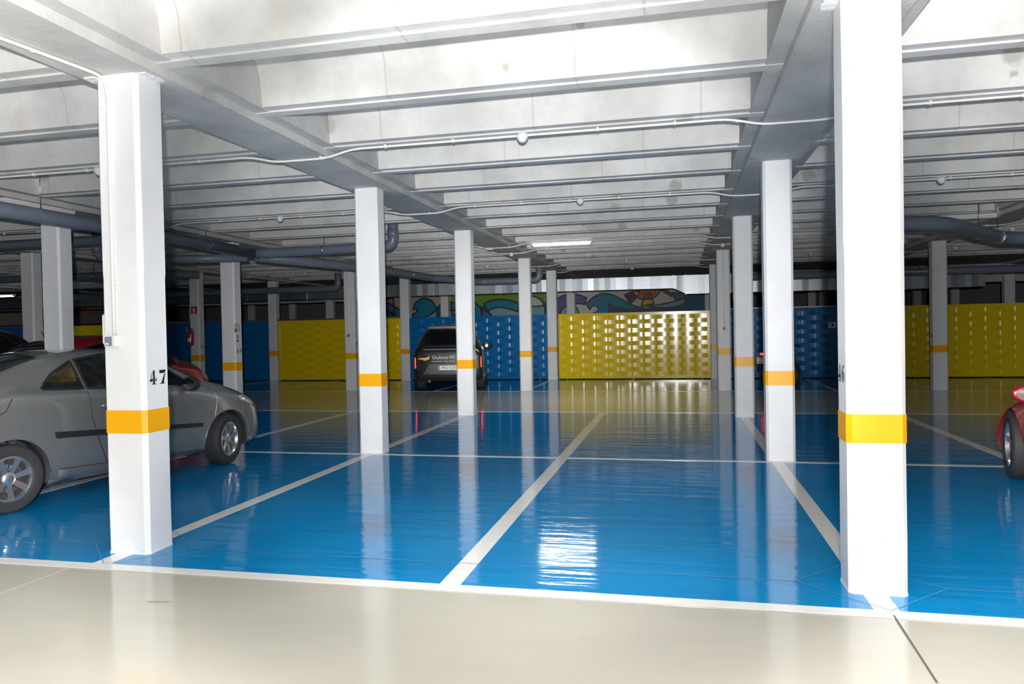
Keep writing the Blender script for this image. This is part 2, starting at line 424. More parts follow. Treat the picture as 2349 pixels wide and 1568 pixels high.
# ------------------------------------------------------------------ ceiling: slab, beams, ribs
ceil = tag(link('ceiling', bxm(XL, Y0, ZT, XR, Y1, ZT + .25), M['concrete']), kind='structure')
def beam_mesh():
    bm = bmesh.new()
    box(bm, -.305, Y0, ZB, .305, Y1 - .05, ZR + .02)
    # plate of solid concrete each side, broken a little along the lower edge
    box(bm, -.44, Y0, ZR + .006, .44, Y1 - .05, ZT + .01)
    return bm
b0 = None
for k in range(-5, 5):
    if b0 is None:
        b0 = link('beam', beam_mesh(), M['concrete_beam'], ceil); b0.location = (XS[k], 0, 0)
    else: share(b0, ceil, (XS[k], 0, 0))
def rib_mesh(w):
    # profile over Y (0 = rear edge of the lip); the hollow between two ribs is a vault
    R = .25; zt = ZT + .02
    prof = []
    yf, yr = -.235, 0.0
    # front half (nearer), slightly recessed
    pr = [(yf, ZR + .016), (-.125, ZR + .016), (-.12, ZR), (yr, ZR)]
    prof += pr
    for i in range(0, 9):      # rear side of this rib = near side of the next hollow
        a = i / 8 * PI / 2
        prof.append((yr + .02 + (1 - math.cos(a)) * R, ZT - R + math.sin(a) * R))
    front = []
    for i in range(0, 9):
        a = i / 8 * PI / 2
        front.append((yf - .02 - (1 - math.cos(a)) * R, ZT - R + math.sin(a) * R))
    poly = prof + [(prof[-1][0], zt), (front[-1][0], zt)] + front[::-1]
    bm = bmesh.new(); prism(bm, poly, 'x', 0, w)
    # small formwork fin along the lip
    box(bm, 0, -.126, ZR - .001, w, -.120, ZR + .014)
    return bm
for k in range(-5, 4):
    xa, xb = XS[k] + .29, XS[k + 1] - .29
    r0 = None
    for y in RIBY:
        if r0 is None:
            r0 = link('rib', rib_mesh(xb - xa), M['concrete'], ceil, smooth=30); r0.location = (xa, y, 0)
        else: share(r0, ceil, (xa, y, 0))
link('solid_slab', bxm(XL, RIBY[-1] + .02, ZR - .01, XR, 30.9, ZT + .02), M['concrete_dark'], ceil)
link('solid_slab', bxm(XL, Y0, ZR - .01, XR, RIBY[0] - .1, ZT + .02), M['concrete_dark'], ceil)

# ------------------------------------------------------------------ walls
tag(link('wall_left', bxm(XL - .2, Y0, 0, XL, Y1, ZT), M['greywall']), kind='structure')
tag(link('wall_right', bxm(XR, Y0, 0, XR + .2, Y1, ZT), M['greywall']), kind='structure')
tag(link('wall_front', bxm(XL, Y0 - .2, 0, XR, Y0, ZT), M['greywall']), kind='structure')
tag(link('wall_back', bxm(XL, Y1, 0, XR, Y1 + .2, ZT), M['greywall']), kind='structure')
YM = 28.45
mural_wall = tag(link('wall_mural', bxm(-12.0, YM, 0, .93, YM + .2, ZR - .02), mat('mural_ground', (.60, .57, .53), .7)), kind='structure')
tag(link('wall_far_left', bxm(XL + .05, 30.0, 0, -26.4, 30.2, ZR - .02), M['beigewall']), kind='structure')

# mural on the far wall (flat paint)
pal = {'teal': (.0, .19, .30), 'green': (.13, .30, .01), 'blue': (.0, .075, .21), 'pale': (.20, .36, .42), 'purple': (.10, .09, .30),
       'maroon': (.13, .02, .09), 'orange': (.52, .13, .03), 'yel': (.75, .42, .01), 'mag': (.40, .03, .14), 'white': (.58, .56, .52), 'beigep': (.42, .36, .30), 'pink': (.40, .17, .30)}
pm = {k: mat('mural_' + k, v, .55) for k, v in pal.items()}
pkeys = list(pal); pmats = [pm[k] for k in pkeys] + [M['black']]
mb = bmesh.new()
def mpt(c, p):
    ox = {'A': 860, 'B': 1140, 'C': 1400}[c]
    return PY(ox + p[0] / 7.83, 620 + p[1] / 7.83, YM)
layer = [0]
def shape(c, pts, colr, outline=True, wd_=.058):
    layer[0] += 1
    y = YM - .004 - layer[0] * .0011
    P = [mpt(c, p) for p in pts]; P = [Vector((p.x, y, p.z)) for p in P]
    vs = [mb.verts.new(p) for p in P]
    for t in tessellate_polygon([P]):
        try:
            f = mb.faces.new([vs[i] for i in t]); f.material_index = pkeys.index(colr)
        except ValueError: pass
    if outline:
        P = [p for k_, p in enumerate(P) if (p - P[k_ - 1]).length > .01]
        y2 = y - .0006; n = len(P); I_, O_ = [], []
        for i in range(n):
            d1 = (P[i] - P[i - 1]).normalized(); d2 = (P[(i + 1) % n] - P[i]).normalized()
            n1 = Vector((-d1.z, 0, d1.x)); n2 = Vector((-d2.z, 0, d2.x)); m_ = n1 + n2
            m_ = m_.normalized() if m_.length > .2 else n1
            k_ = wd_ / 2 / max(.45, m_.dot(n1))
            I_.append(mb.verts.new((P[i].x - m_.x * k_, y2, P[i].z - m_.z * k_))); O_.append(mb.verts.new((P[i].x + m_.x * k_, y2, P[i].z + m_.z * k_)))
        for i in range(n):
            f = mb.faces.new((I_[i], I_[(i + 1) % n], O_[(i + 1) % n], O_[i])); f.material_index = len(pkeys)
def arcp(pts, n=3):
    """Catmull-Rom through open points"""
    P = [Vector((p[0], p[1], 0)) for p in pts]; out = []
    for i in range(len(P) - 1):
        p0 = P[max(i - 1, 0)]; p1 = P[i]; p2 = P[i + 1]; p3 = P[min(i + 2, len(P) - 1)]
        for k in range(n):
            t = k / n
            v = .5 * ((2 * p1) + (-p0 + p2) * t + (2 * p0 - 5 * p1 + 4 * p2 - p3) * t * t + (-p0 + 3 * p1 - 3 * p2 + p3) * t ** 3)
            out.append((v.x, v.y))
    out.append(pts[-1]); return out
shape('A', [(0, 400), (1370, 400), (1370, 900), (0, 900)], 'beigep', False)
shape('A', [(1370, 380), (3150, 340), (3150, 560), (3050, 620), (1370, 700)], 'green', False)
shape('B', [(650, 640), (1110, 500), (1110, 860), (650, 860)], 'blue', False)
shape('A', [(1370, 640), (2700, 640), (2700, 860), (1370, 860)], 'blue', False)
shape('A', [(150, 500), (330, 500), (345, 640), (150, 600)], 'pink')
shape('A', arcp([(150, 580), (245, 590), (350, 650)]) + [(350, 790), (245, 730), (150, 700)], 'purple')
shape('A', [(150, 700), (245, 735), (345, 800), (345, 860), (150, 860)], 'blue')
shape('A', arcp([(350, 650), (470, 710), (560, 790), (600, 860)]) + [(450, 860), (350, 800)], 'teal')
shape('A', arcp([(690, 700), (715, 610), (785, 535), (885, 500), (985, 525), (1060, 590), (1115, 690), (1060, 750), (970, 820), (900, 850)]) + [(680, 850), (680, 785)] + arcp([(680, 785), (740, 760), (772, 685)])[1:], 'teal')
shape('A', [(900, 855), (1030, 780), (1118, 700), (1118, 855)], 'pale')
shape('A', arcp([(1118, 855), (1120, 700), (1200, 590), (1300, 530)]) + [(1300, 855)], 'blue')
shape('A', arcp([(1370, 560), (1440, 600), (1520, 680), (1540, 720)]) + [(1370, 720)], 'purple')
shape('A', [(1370, 720), (1560, 720), (1500, 800), (1400, 790)], 'green')
shape('A', arcp([(1700, 560), (1810, 595), (1890, 660), (1915, 760), (1920, 860)]) + [(1700, 860)], 'teal')
shape('A', [(1920, 860), (1925, 700), (1990, 720), (2110, 820), (2130, 860)], 'purple')
shape('A', arcp([(1960, 590), (2090, 540), (2240, 520), (2390, 530), (2500, 560), (2590, 600)]) + [(2575, 700)] + arcp([(2575, 745), (2400, 700), (2250, 660), (2130, 680), (2020, 725)]), 'teal')
shape('A', arcp([(2030, 725), (2130, 680), (2250, 660), (2400, 690), (2600, 750), (2700, 800)]) + [(2700, 860), (2140, 860)], 'pale')
shape('B', arcp([(560, 480), (655, 465), (750, 500), (825, 570), (845, 625)]) + arcp([(845, 625), (700, 650), (560, 640)])[1:], 'white')
shape('B', arcp([(845, 630), (865, 700), (862, 860)]) + [(560, 860), (560, 645), (700, 650)], 'pale')
shape('B', [(1110, 380), (2400, 330), (3400, 300), (3520, 440), (3400, 800), (1110, 860)], 'white', False)
shape('B', arcp([(1060, 530), (1150, 470), (1290, 430), (1450, 435), (1612, 490)]) + [(1575, 612)] + arcp([(1575, 612), (1480, 595), (1360, 620), (1230, 650), (1150, 720), (1120, 800)])[1:] + [(1060, 860)], 'purple')
shape('B', arcp([(1125, 860), (1150, 730), (1230, 650), (1350, 625), (1440, 680), (1470, 780), (1480, 860)]), 'pale')
shape('B', [(1600, 600)] + arcp([(1600, 600), (1720, 490), (1850, 425), (1950, 412), (2110, 450), (2300, 550), (2480, 640), (2700, 690), (2740, 720), (2600, 790), (2400, 800)])[1:] + [(2200, 860), (1740, 860)] + arcp([(1740, 765), (1810, 730), (1815, 670), (1760, 635), (1700, 655), (1668, 702)]), 'teal')
shape('B', [(2010, 600)] + arcp([(2010, 600), (2130, 655), (2330, 695), (2560, 705), (2800, 680), (3060, 680), (3250, 660), (3390, 580), (3400, 490), (3560, 460), (3740, 450)])[1:] + [(3740, 860), (2010, 860)], 'blue')
shape('C', arcp([(640, 650), (900, 610), (1180, 550), (1340, 500)]) + arcp([(1340, 500), (1330, 580), (1200, 640), (1000, 670), (800, 665)])[1:], 'pale')
shape('C', [(1110, 430), (1180, 530), (1330, 480), (1500, 455), (1690, 440), (1690, 400), (1110, 400)], 'purple')
shape('C', [(255, 440), (400, 380), (490, 470), (362, 600)], 'maroon')
shape('C', arcp([(530, 340), (505, 420), (490, 480), (580, 515), (720, 515), (830, 460), (910, 360)]) + [(910, 330), (530, 330)], 'orange')
shape('C', [(400, 395), (490, 368), (530, 410), (478, 470)], 'yel')
shape('C', [(615, 430), (725, 405), (755, 500), (600, 515)], 'mag')
shape('C', [(590, 520), (755, 510), (785, 598), (560, 640)], 'yel')
shape('C', [(900, 350), (985, 325), (1112, 432), (1098, 465)], 'mag')
link('mural_painting', mb, pmats, mural_wall, recalc=False)

# ------------------------------------------------------------------ pillars
WX, WY, CH = .1625, .1327, .028
def oct_(wx, wy, ch):
    return [(-wx + ch, -wy), (wx - ch, -wy), (wx, -wy + ch), (wx, wy - ch), (wx - ch, wy), (-wx + ch, wy), (-wx, wy - ch), (-wx, -wy + ch)]
def shaft_mesh(seed):
    rnd = random.Random(seed); bm = bmesh.new(); rings = []
    zs = [0, .02, .3, .9, 1.4, 2.05, 2.1, 2.8, 3.5, ZB + .01]
    for z in zs:
        e = .004 if z in (0,) else 0
        j = 1.0 + (.012 if z > 2.08 else 0)
        rings.append([bm.verts.new(((x * j) + rnd.uniform(-.0018, .0018), (y * j) + rnd.uniform(-.0018, .0018), z)) for x, y in oct_(WX + e, WY + e, CH)])
    for a, b_ in zip(rings, rings[1:]):
        for k in range(8): bm.faces.new((a[k], a[(k + 1) % 8], b_[(k + 1) % 8], b_[k]))
    bm.faces.new(rings[0][::-1]); bm.faces.new(rings[-1])
    return bm
def band_mesh():
    bm = bmesh.new(); g = .0035
    A = [[bm.verts.new((x, y, z)) for x, y in oct_(WX + e, WY + e, CH)] for e, z in ((g - .003, .90), (g, .90), (g, 1.07), (g - .003, 1.07))]
    for a, b_ in zip(A, A[1:]):
        for k in range(8): bm.faces.new((a[k], a[(k + 1) % 8], b_[(k + 1) % 8], b_[k]))
    return bm
shafts = [None] * 5; band0 = None

def ell(cx, cy, rx, ry, n=20, a0=0, a1=2 * PI):
    return [(cx + math.cos(a0 + (a1 - a0) * i / n) * rx, cy + math.sin(a0 + (a1 - a0) * i / n) * ry) for i in range(n + 1)]
def digit(bm, ch, ox, w, h, P):
    """stencil digits in a w x h cell, P maps (u,v)->3D"""
    def quad(pts):
        vs = [bm.verts.new(P(ox + u * w, v * h)) for u, v in pts]; bm.faces.new(vs)
    def ring(cx, cy, rx, ry, tx, ty, a0=0, a1=2 * PI):
        o = ell(cx, cy, rx, ry, 20, a0, a1); i = ell(cx, cy, rx - tx, ry - ty, 20, a0, a1)
        for k in range(20): quad([o[k], o[k + 1], i[k + 1], i[k]])
    g = .10
    if ch == '0': ring(.5, .5, .42, .5, .24, .06, -PI / 2 + g, PI / 2 - g); ring(.5, .5, .42, .5, .24, .06, PI / 2 + g, 3 * PI / 2 - g)
    elif ch == '6':
        ring(.5, .30, .42, .30, .22, .05)
        ring(.58, .5, .5, .5, .24, .05, PI * .62, PI * 1.25)
        quad([(.62, .99), (.86, .97), (.88, .82), (.70, .80)])
    elif ch == '9':
        ring(.5, .70, .42, .30, .22, .05)
        ring(.42, .5, .5, .5, .24, .05, -PI * .38, PI * .25)
        quad([(.12, .20), (.30, .18), (.38, .02), (.14, .03)])
    elif ch == '7':
        quad([(.08, .76), (.08, 1), (.98, 1), (.86, .78)]); quad([(.80, .74), (.92, .74), (.66, .05), (.30, .05)]); quad([(.12, 0), (.12, .05), (.86, .05), (.86, 0)])
    elif ch == '4':
        quad([(.48, .04), (.74, .04), (.74, 1), (.52, 1)]); quad([(.02, .22), (.44, .22), (.44, .42), (.14, .42)]); quad([(.16, .48), (.24, .48), (.50, .90), (.44, .90)])
        quad([(.30, 0), (.94, 0), (.94, .05), (.30, .05)]); quad([(.78, .22), (.96, .22), (.98, .46), (.88, .46), (.84, .40), (.78, .40)][:4])
    elif ch == '8': ring(.5, .72, .36, .28, .18, .05); ring(.5, .27, .42, .27, .22, .05)
    elif ch == '1': quad([(.38, .04), (.64, .04), (.64, 1), (.38, 1)]); quad([(.2, .82), (.36, .9), (.36, .84), (.2, .78)]); quad([(.2, 0), (.82, 0), (.82, .05), (.2, .05)])
def number(parent, s, side, z0=1.255, h=.105, cw=.072, gap=.022):
    """stencilled pillar number on the +X (1) or -X (-1) face"""
    bm = bmesh.new(); tw = len(s) * cw + (len(s) - 1) * gap
    x = side * (WX + .0035)
    if side > 0: P = lambda u, v: (x, -tw / 2 + u, z0 + v)
    else: P = lambda u, v: (x, tw / 2 - u, z0 + v)
    for i, c in enumerate(s): digit(bm, c, i * (cw + gap), cw, h, P)
    return link('stencilled_number', bm, M['black'], parent, recalc=False)

def pillar(k, r, label, num=None, side=1, dx=0.0, y=None, x=None, group=None):
    global band0
    X = (XS[k] if x is None else x) + dx; Y = YS[r] if y is None else y
    t = empty('pillar', (X, Y, 0)); tag(t, label, 'pillar', group)
    i = (k * 7 + r * 3) % 5
    if shafts[i] is None: shafts[i] = link('shaft', shaft_mesh(i), M['pillar'], t)
    else: share(shafts[i], t)
    if band0 is None: band0 = link('yellow_band', band_mesh(), M['band'], t)
    else: share(band0, t)
    if num: number(t, num, side)
    return t
pA1 = pillar(0, 1, 'big white pillar numbered 47, front left beside the grey coupe', '47', 1)
pB1 = pillar(1, 1, 'biggest white pillar, numbered 46, front right of the blue bays', '46', -1)
pillar(0, 2, 'white pillar behind the 47 pillar, at the left end of the cross line on the blue floor', dx=-.03)
pillar(1, 2, 'white pillar just left of the 46 pillar, motorbike plate showing at its left edge', dx=.035)
pA3 = pillar(0, 3, 'white pillar numbered 69 in front of the black car', '69', 1)
pillar(1, 3, 'white pillar whose band is left of the motorbike plate', dx=.0)
pillar(0, 4, 'white pillar between the black car and the bright yellow woven panel')
pB4 = pillar(1, 4, 'white pillar with a thin conduit down to a small dark switch, right of the bright yellow panel')
pillar(0, 5, 'white pillar at the left edge of the bright yellow woven panel')
pillar(1, 5, 'white pillar touching the right edge of the bright yellow woven panel')
pillar(-1, 2, 'white pillar under the big grey pipe, left of the 47 pillar')
pC3 = pillar(-1, 3, 'white pillar numbered 60 with two small warning signs', '60', 1, dx=.0)
pC4 = pillar(-1, 4, 'white pillar numbered 78, hidden in part by the pillar before it', '78', 1)
pillar(-1, 5, 'white pillar left of the black car, against the blue woven panel')
pillar(-2, 3, 'white pillar at the far left, behind the pillar under the big pipe')
pD4 = pillar(-2, 4, 'white pillar numbered 77 with a red fire extinguisher', '77', 1)
pillar(-2, 5, 'white pillar at the left edge of the left yellow woven panel')
pE4 = pillar(2, 4, 'white pillar numbered 70 in front of the right yellow panel', '70', -1, dx=0)
pillar(-3, 5, 'white pillar hidden mostly by the 47 pillar, between blue and yellow panels')
pillar(2, 5, 'white pillar behind the 46 pillar, between blue and yellow panels')
pillar(3, 5, 'white pillar at the right end of the right yellow panel')
pillar(0, 6, 'grey white pillar standing in front of the mural, above the yellow panel')
pillar(-1, 6, 'grey white pillar standing in front of the mural, above the black car')
pillar(-2, 6, 'grey white pillar behind the left yellow panel, top under the duct')
pillar(1, 6, 'grey white pillar at the right end of the mural wall')
pillar(2, 6, 'grey white pillar behind the right yellow panel at its left')
for n, (px, w) in enumerate(((578, 0), (672, 0), (442, 0), (1862, 0), (1888, 0), (2103, 0), (2190, 0))):
    p = PY(px, 720, YS[7])
    pillar(n, 7, ['dim pillar in the dark hall above the blue panel, right of the 60 pillar', 'dim pillar in the dark hall above the left yellow panel',
                  'dim pillar in the dark hall beside the fire extinguisher sign', 'left one of two dim pillars above the blue panel beside the 46 pillar',
                  'right one of two dim pillars above the blue panel beside the 46 pillar', 'dim pillar in the dark hall just right of the 46 pillar',
                  'dim pillar in the dark hall just right of the 70 pillar'][n], x=p.x, y=YS[7])
p = pillar(2, 6, 'dim grey pillar near the right edge, above the right yellow panel', x=11.0, y=28.15)

# mortar squeezed out at the top of the two front pillars
pA1.scale = (1.09, 1.09, 1)
for pl, pts in ((pA1, ((-.19, -.05, .07), (.20, -.02, .08))), (pB1, ((-.19, .0, .07),))):
    for (x, y, w) in pts:
        bm = bmesh.new()
        rnd = random.Random(3)
        for i in range(7):
            a = -w / 1 + i * w / 3.4
            box(bm, x - .05 - rnd.random() * .015, y + a - .02, ZB - .004 - rnd.random() * .012, x + .02 + rnd.random() * .02, y + a + .018, ZB + .002)
        link('mortar_rim', bm, M['pillar'], pl)

# ------------------------------------------------------------------ woven metal panels
NC, NR = 12, 14
def slat_mesh(w, h, phase):
    bm = bmesh.new(); cw = w / NC; seg = 12; amp = .022
    top, bot, tb, bb = [], [], [], []
    for i in range(NC):
        out = (i + phase) % 2 == 0
        for s in range(seg + (1 if i == NC - 1 else 0)):
            t = (1 - math.cos(PI * s / seg)) / 2; x = (i + t) * cw
            if out: y = -amp * max(0, 1 - abs(2 * t - 1) ** 2.1) ** (1 / 2.1) - .002
            else: y = amp * .32 * math.sin(PI * t)
            top.append(bm.verts.new((x, y, h))); bot.append(bm.verts.new((x, y, 0)))
            tb.append(bm.verts.new((x, y + .012, h))); bb.append(bm.verts.new((x, y + .012, 0)))
    for i in range(len(top) - 1):
        f = bm.faces.new((bot[i], bot[i + 1], top[i + 1], top[i])); f.smooth = True
        bm.faces.new((top[i], top[i + 1], tb[i + 1], tb[i])); bm.faces.new((bot[i + 1], bot[i], bb[i], bb[i + 1]))
    return bm
def panel(x0, x1, y, mt, label, z0=.03, z1=2.13):
    t = empty('woven_panel', (x0, y, 0)); tag(t, label, 'panel')
    w = x1 - x0; fr = .085
    bm = bmesh.new()
    box(bm, 0, -.045, z0, fr, .035, z1); box(bm, w - fr, -.045, z0, w, .035, z1)
    box(bm, fr, -.045, z1 - fr, w - fr, .035, z1); box(bm, fr, -.045, z0, w - fr, .035, z0 + fr)
    bmesh.ops.bevel(bm, geom=[e for e in bm.edges if e.calc_length() > .5], offset=.012, segments=2, affect='EDGES')
    link('frame', bm, mt, t, smooth=50)
    for fx in (.25, w * .5, w - .25):
        bm = bmesh.new(); box(bm, fx - .02, -.03, 0, fx + .02, .02, z0 + .002); link('foot', bm, M['darkmetal'], t)
    link('backing_sheet', bxm(fr * .5, .012, z0 + .04, w - fr * .5, .03, z1 - .04), mt, t)
    h = (z1 - z0 - 2 * fr) / NR; sm = [None, None]
    for r in range(NR):
        loc = (fr, -.008, z0 + fr + r * h); ph = (r + 1) % 2
        if sm[ph] is None:
            sm[ph] = link('slat', slat_mesh(w - 2 * fr, h * .985, ph), mt, t, smooth=35); sm[ph].location = loc
        else: share(sm[ph], t, loc)
    return t
YP = 23.64
g = .17
panel(XS[0] + g + .05, XS[1] - g, YP - .02, M['yellow'], 'bright yellow woven metal panel in the centre, flash glints all over it')
panel(XS[-2] + g + .04, XS[-1] - g, YP, M['yellow'], 'yellow woven metal panel behind the 78 pillar, left of the black car')
panel(XS[2] + g, XS[3] - g, YP, M['yellow'], 'yellow woven metal panel at the right, behind the 70 pillar')
panel(XS[-1] + g, XS[0] - g, YP, M['bluesheet'], 'blue woven metal panel behind the black car')
pbl = panel(XS[1] + g, XS[2] - g, YP, M['bluesheet'], 'blue woven metal panel between the motorbike and the 46 pillar')
panel(XS[-3] + g, XS[-2] - g, YP, M['bluesheet'], 'blue woven metal panel behind the fire extinguisher')
panel(XS[-4] + g, XS[-3] - g, YP, M['yellow'], 'small visible piece of yellow woven panel at far left, above the red car')
panel(XS[-5] + g, XS[-4] - g, YP, M['bluesheet'], 'blue woven panel at the far left edge behind the dark car')
for k, k2 in ((-3, -2), (-2, -1), (1, 2)):
    o = link('capping_rail', bxm(XS[k] + .17, YP - .03, 2.145, XS[k2] - .17, YP + .05, 2.185), M['galvdark'])
    tag(o, {-3: 'grey capping rail along the top of the blue panel behind the extinguisher', -2: 'grey capping rail along the top of the left yellow panel', 1: 'grey capping rail on the blue panel beside the 46 pillar'}[k], 'rail')

# ------------------------------------------------------------------ sheet metal ducts
def duct(secs, y, depth, label, mt, tilt=1.0):
    """secs: list of (x0,x1,zb0,zt0,zb1,zt1)"""
    t = empty('air_duct', (secs[0][0], y, 0)); tag(t, label, 'duct'); X0 = secs[0][0]
    rnd = random.Random(11)
    for (x0, x1, a0, b0_, a1, b1_) in secs:
        n = max(2, round((x1 - x0) / .38)); bm = bmesh.new(); prev = None
        for i in range(n):
            t0, t1 = i / n, (i + 1) / n
            xa, xb = x0 + (x1 - x0) * t0 - X0, x0 + (x1 - x0) * t1 - X0
            za, zb_ = a0 + (a1 - a0) * t0, a0 + (a1 - a0) * t1
            zc, zd = b0_ + (b1_ - b0_) * t0, b0_ + (b1_ - b0_) * t1
            tl = rnd.uniform(-.008, .008) * tilt; xm = (xa + xb) / 2
            ym = rnd.uniform(-.010, .006) * tilt
            v = [bm.verts.new(p) for p in ((xa, tl, za), (xm, ym, (za + zb_) / 2), (xb, -tl * .6, zb_), (xb, -tl * .6, zd), (xm, ym, (zc + zd) / 2), (xa, tl, zc))]
            w = [bm.verts.new(p) for p in ((xa, depth, za), (xb, depth, zb_), (xb, depth, zd), (xa, depth, zc))]
            bm.faces.new((v[0], v[1], v[4], v[5])); bm.faces.new((v[1], v[2], v[3], v[4]))
            bm.faces.new((v[2], v[1], v[0], w[0], w[1])); bm.faces.new((v[5], v[4], v[3], w[2], w[3]))
            bm.faces.new((w[1], w[0], w[3], w[2]))
            if i == 0: bm.faces.new((v[0], v[5], w[3], w[0]))
            if i == n - 1: bm.faces.new((v[2], w[1], w[2], v[3]))
        link('duct_section', bm, mt, t)
        bm = bmesh.new(); xa = x0 - X0
        box(bm, xa - .014, -.02, a0 - .02, xa + .014, depth + .02, b0_ + .02)
        link('flange', bm, mt, t)
    return t
ym = 24.62
secs = []; x = -28.0
while x < -.25 - 1.0:
    nx = min(x + 2.45, -.13); secs.append((x, nx, 2.92, 3.33, 2.92, 3.33)); x = nx
secs[-1] = (secs[-1][0], -.13, 2.92, 3.32, 2.91, 3.32)
secs.append((-.13, .25, 2.91, 3.32, 2.72, 3.32)); secs.append((.25, 2.3, 2.71, 3.32, 2.71, 3.32)); secs.append((2.3, 4.6, 2.71, 3.30, 2.70, 3.25)); secs.append((4.6, 6.8, 2.70, 3.22, 2.68, 3.16)); secs.append((6.8, 9.0, 2.66, 3.14, 2.68, 3.12))
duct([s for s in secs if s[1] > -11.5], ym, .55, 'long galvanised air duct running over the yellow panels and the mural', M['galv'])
duct([s for s in secs if s[1] <= -11.5], ym, .55, 'darker part of the long air duct at the left, above the blue panel', M['galvdark'], .7)
o = link('lintel_beam', bxm(-26.3, 28.3, 2.98, -12.05, 28.7, ZR - .012), M['concrete_dark']); tag(o, 'dark concrete lintel above the opening left of the mural', 'beam')
o = link('lintel_beam', bxm(1.4, 28.3, 2.98, 18.3, 28.7, ZR - .012), M['concrete_dark']); tag(o, 'dark concrete lintel above the opening right of the mural', 'beam')

# ------------------------------------------------------------------ grey drain pipes
def pipe(name, pts, r, label, hang=(), sockets=(), rc=.16, mt='pvc', into=None):
    if into is None: t = empty(name, pts[0]); tag(t, label, 'pipe')
    else: t = into
    o = Vector(t.location)
    bm = bmesh.new(); P = soften(pts, rc, 6); tube(bm, [p - o for p in P], r, 18)
    link('pipe_run', bm, M[mt], t)
    for (p, d) in sockets:
        p = Vector(p) - o; d = Vector(d).normalized(); bm = bmesh.new(); tube(bm, [p - d * .09, p + d * .09], r * 1.09, 18); link('socket', bm, M[mt], t)
    for (p, d, zt) in hang:
        p = Vector(p) - o; d = Vector(d).normalized(); bm = bmesh.new(); tube(bm, [p - d * .014, p + d * .014], r * 1.06, 18)
        box(bm, p.x - .012 + r * .9, p.y - .02, p.z - .02, p.x + r * 1.06 + .03, p.y + .02, p.z + .02)
        c = link('clamp', bm, M['steel'], t)
        wy_ = p.y + o.y; zt = ZR if any(-.235 < wy_ - ry < 0 for ry in RIBY) or wy_ > RIBY[-1] else ZT + .005
        bm = bmesh.new(); q = Vector((p.x, p.y, p.z + r)); tube(bm, [q, (p.x, p.y, zt - o.z)], .006, 6); link('hanger_rod', bm, M['steel'], c)
    return t
main_pipe = pipe('drain_pipe', [(-8.75, 4.5, 3.33), (-8.5, 9.2, 3.31), (-8.4, 13.4, 3.29)], .105,
     'big grey drain pipe with branches, running into the distance from the upper left edge', hang=[((-8.62, 7.0, 3.32), (0, 1, 0), ZR), ((-8.55, 8.45, 3.315), (0, 1, 0), ZR), ((-8.43, 10.6, 3.30), (0, 1, 0), ZR), ((-8.42, 11.9, 3.295), (0, 1, 0), ZR)])
pipe('drain_pipe', [(-8.40, 13.40, 3.29), (-7.95, 13.52, 3.29), (-5.42, 13.52, 3.32), (-5.42, 13.52, 3.98)], .10,
     'grey branch pipe with an elbow turning up, left of the 69 pillar', hang=[((-6.9, 13.52, 3.30), (1, 0, 0), ZR)],
     sockets=[((-8.1, 13.5, 3.29), (1, .1, 0)), ((-5.42, 13.52, 3.56), (0, 0, 1))], rc=.17, into=main_pipe)
pipe('drain_pipe', [(-8.38, 13.5, 3.23), (-7.35, 17.0, 3.22), (-7.0, 20.3, 3.20), (-6.0, 22.2, 3.17), (-4.15, 22.25, 3.17), (-4.15, 22.25, 3.95)], .105,
     'dark pipe beyond the branch, ending in an elbow left of the centre pillar', hang=[((-7.85, 15.3, 3.225), (.2, 1, 0), ZR), ((-7.33, 17.3, 3.22), (0, 1, 0), ZR), ((-7.15, 19, 3.21), (0, 1, 0), ZR), ((-5.6, 22.24, 3.17), (1, 0, 0), ZR)], rc=.2, into=main_pipe)
pipe('drain_pipe', [(-19.5, 11.75, 3.46), (-9.35, 11.75, 3.46), (-8.6, 11.9, 3.42)], .095,
     'grey cross pipe behind the pillar under the big pipe', hang=[((-11.7, 11.75, 3.46), (1, 0, 0), ZR), ((-10.1, 11.75, 3.46), (1, 0, 0), ZR)], into=main_pipe)
pipe('drain_pipe', [(-11.0, 12.15, 3.98), (-11.0, 12.15, 3.17), (-9.6, 12.85, 3.17), (-8.5, 13.35, 3.2)], .085,
     'smaller grey pipe with an elbow left of the 47 pillar', hang=[((-9.9, 12.7, 3.17), (1, .5, 0), ZR)], sockets=[((-11.0, 12.15, 3.36), (0, 0, 1))], rc=.2, into=main_pipe)
pipe('drain_pipe', [(-22, 22.4, 3.14), (-10.95, 22.4, 3.14), (-10.95, 22.4, 3.95)], .11, 'dark pipe below the ribs above the left yellow panel', hang=[((-12.6, 22.4, 3.14), (1, 0, 0), ZR)], rc=.2)
pipe('drain_pipe', [(-25, 16.2, 3.25), (-13.2, 16.2, 3.25), (-12.2, 16.9, 3.25)], .10, 'dark pipe at the far left behind the far left pillars', hang=[((-14.8, 16.2, 3.25), (1, 0, 0), ZR)])
pipe('drain_pipe', [(2.85, 12.33, 3.16), (4.0, 12.5, 3.14), (5.75, 14.9, 3.10), (9.5, 15.4, 3.08)], .115,
     'dark grey drain pipe on the right, bending above the 70 pillar', hang=[((3.25, 12.39, 3.15), (1, .1, 0), ZR), ((5.0, 13.9, 3.12), (.6, .8, 0), ZR), ((5.55, 14.6, 3.105), (.6, .8, 0), ZR)], rc=.5)
pipe('drain_pipe', [(1.6, 22.6, 3.07), (16, 22.6, 3.02)], .11, 'dark pipe running above the duct at the right', hang=[((6.6, 22.6, 3.05), (1, 0, 0), ZR)], sockets=[((9.6, 22.6, 3.04), (1, 0, 0))])
fp = empty('sprinkler_pipe', (-26.5, 29.6, 2.3)); tag(fp, 'dark red pipework on the beige wall at the far left', 'pipe')
bm = bmesh.new(); tube(bm, [(-6, 0, .72), (1.2, 0, .72)], .06, 8); link('pipe_run', bm, M['red'], fp)
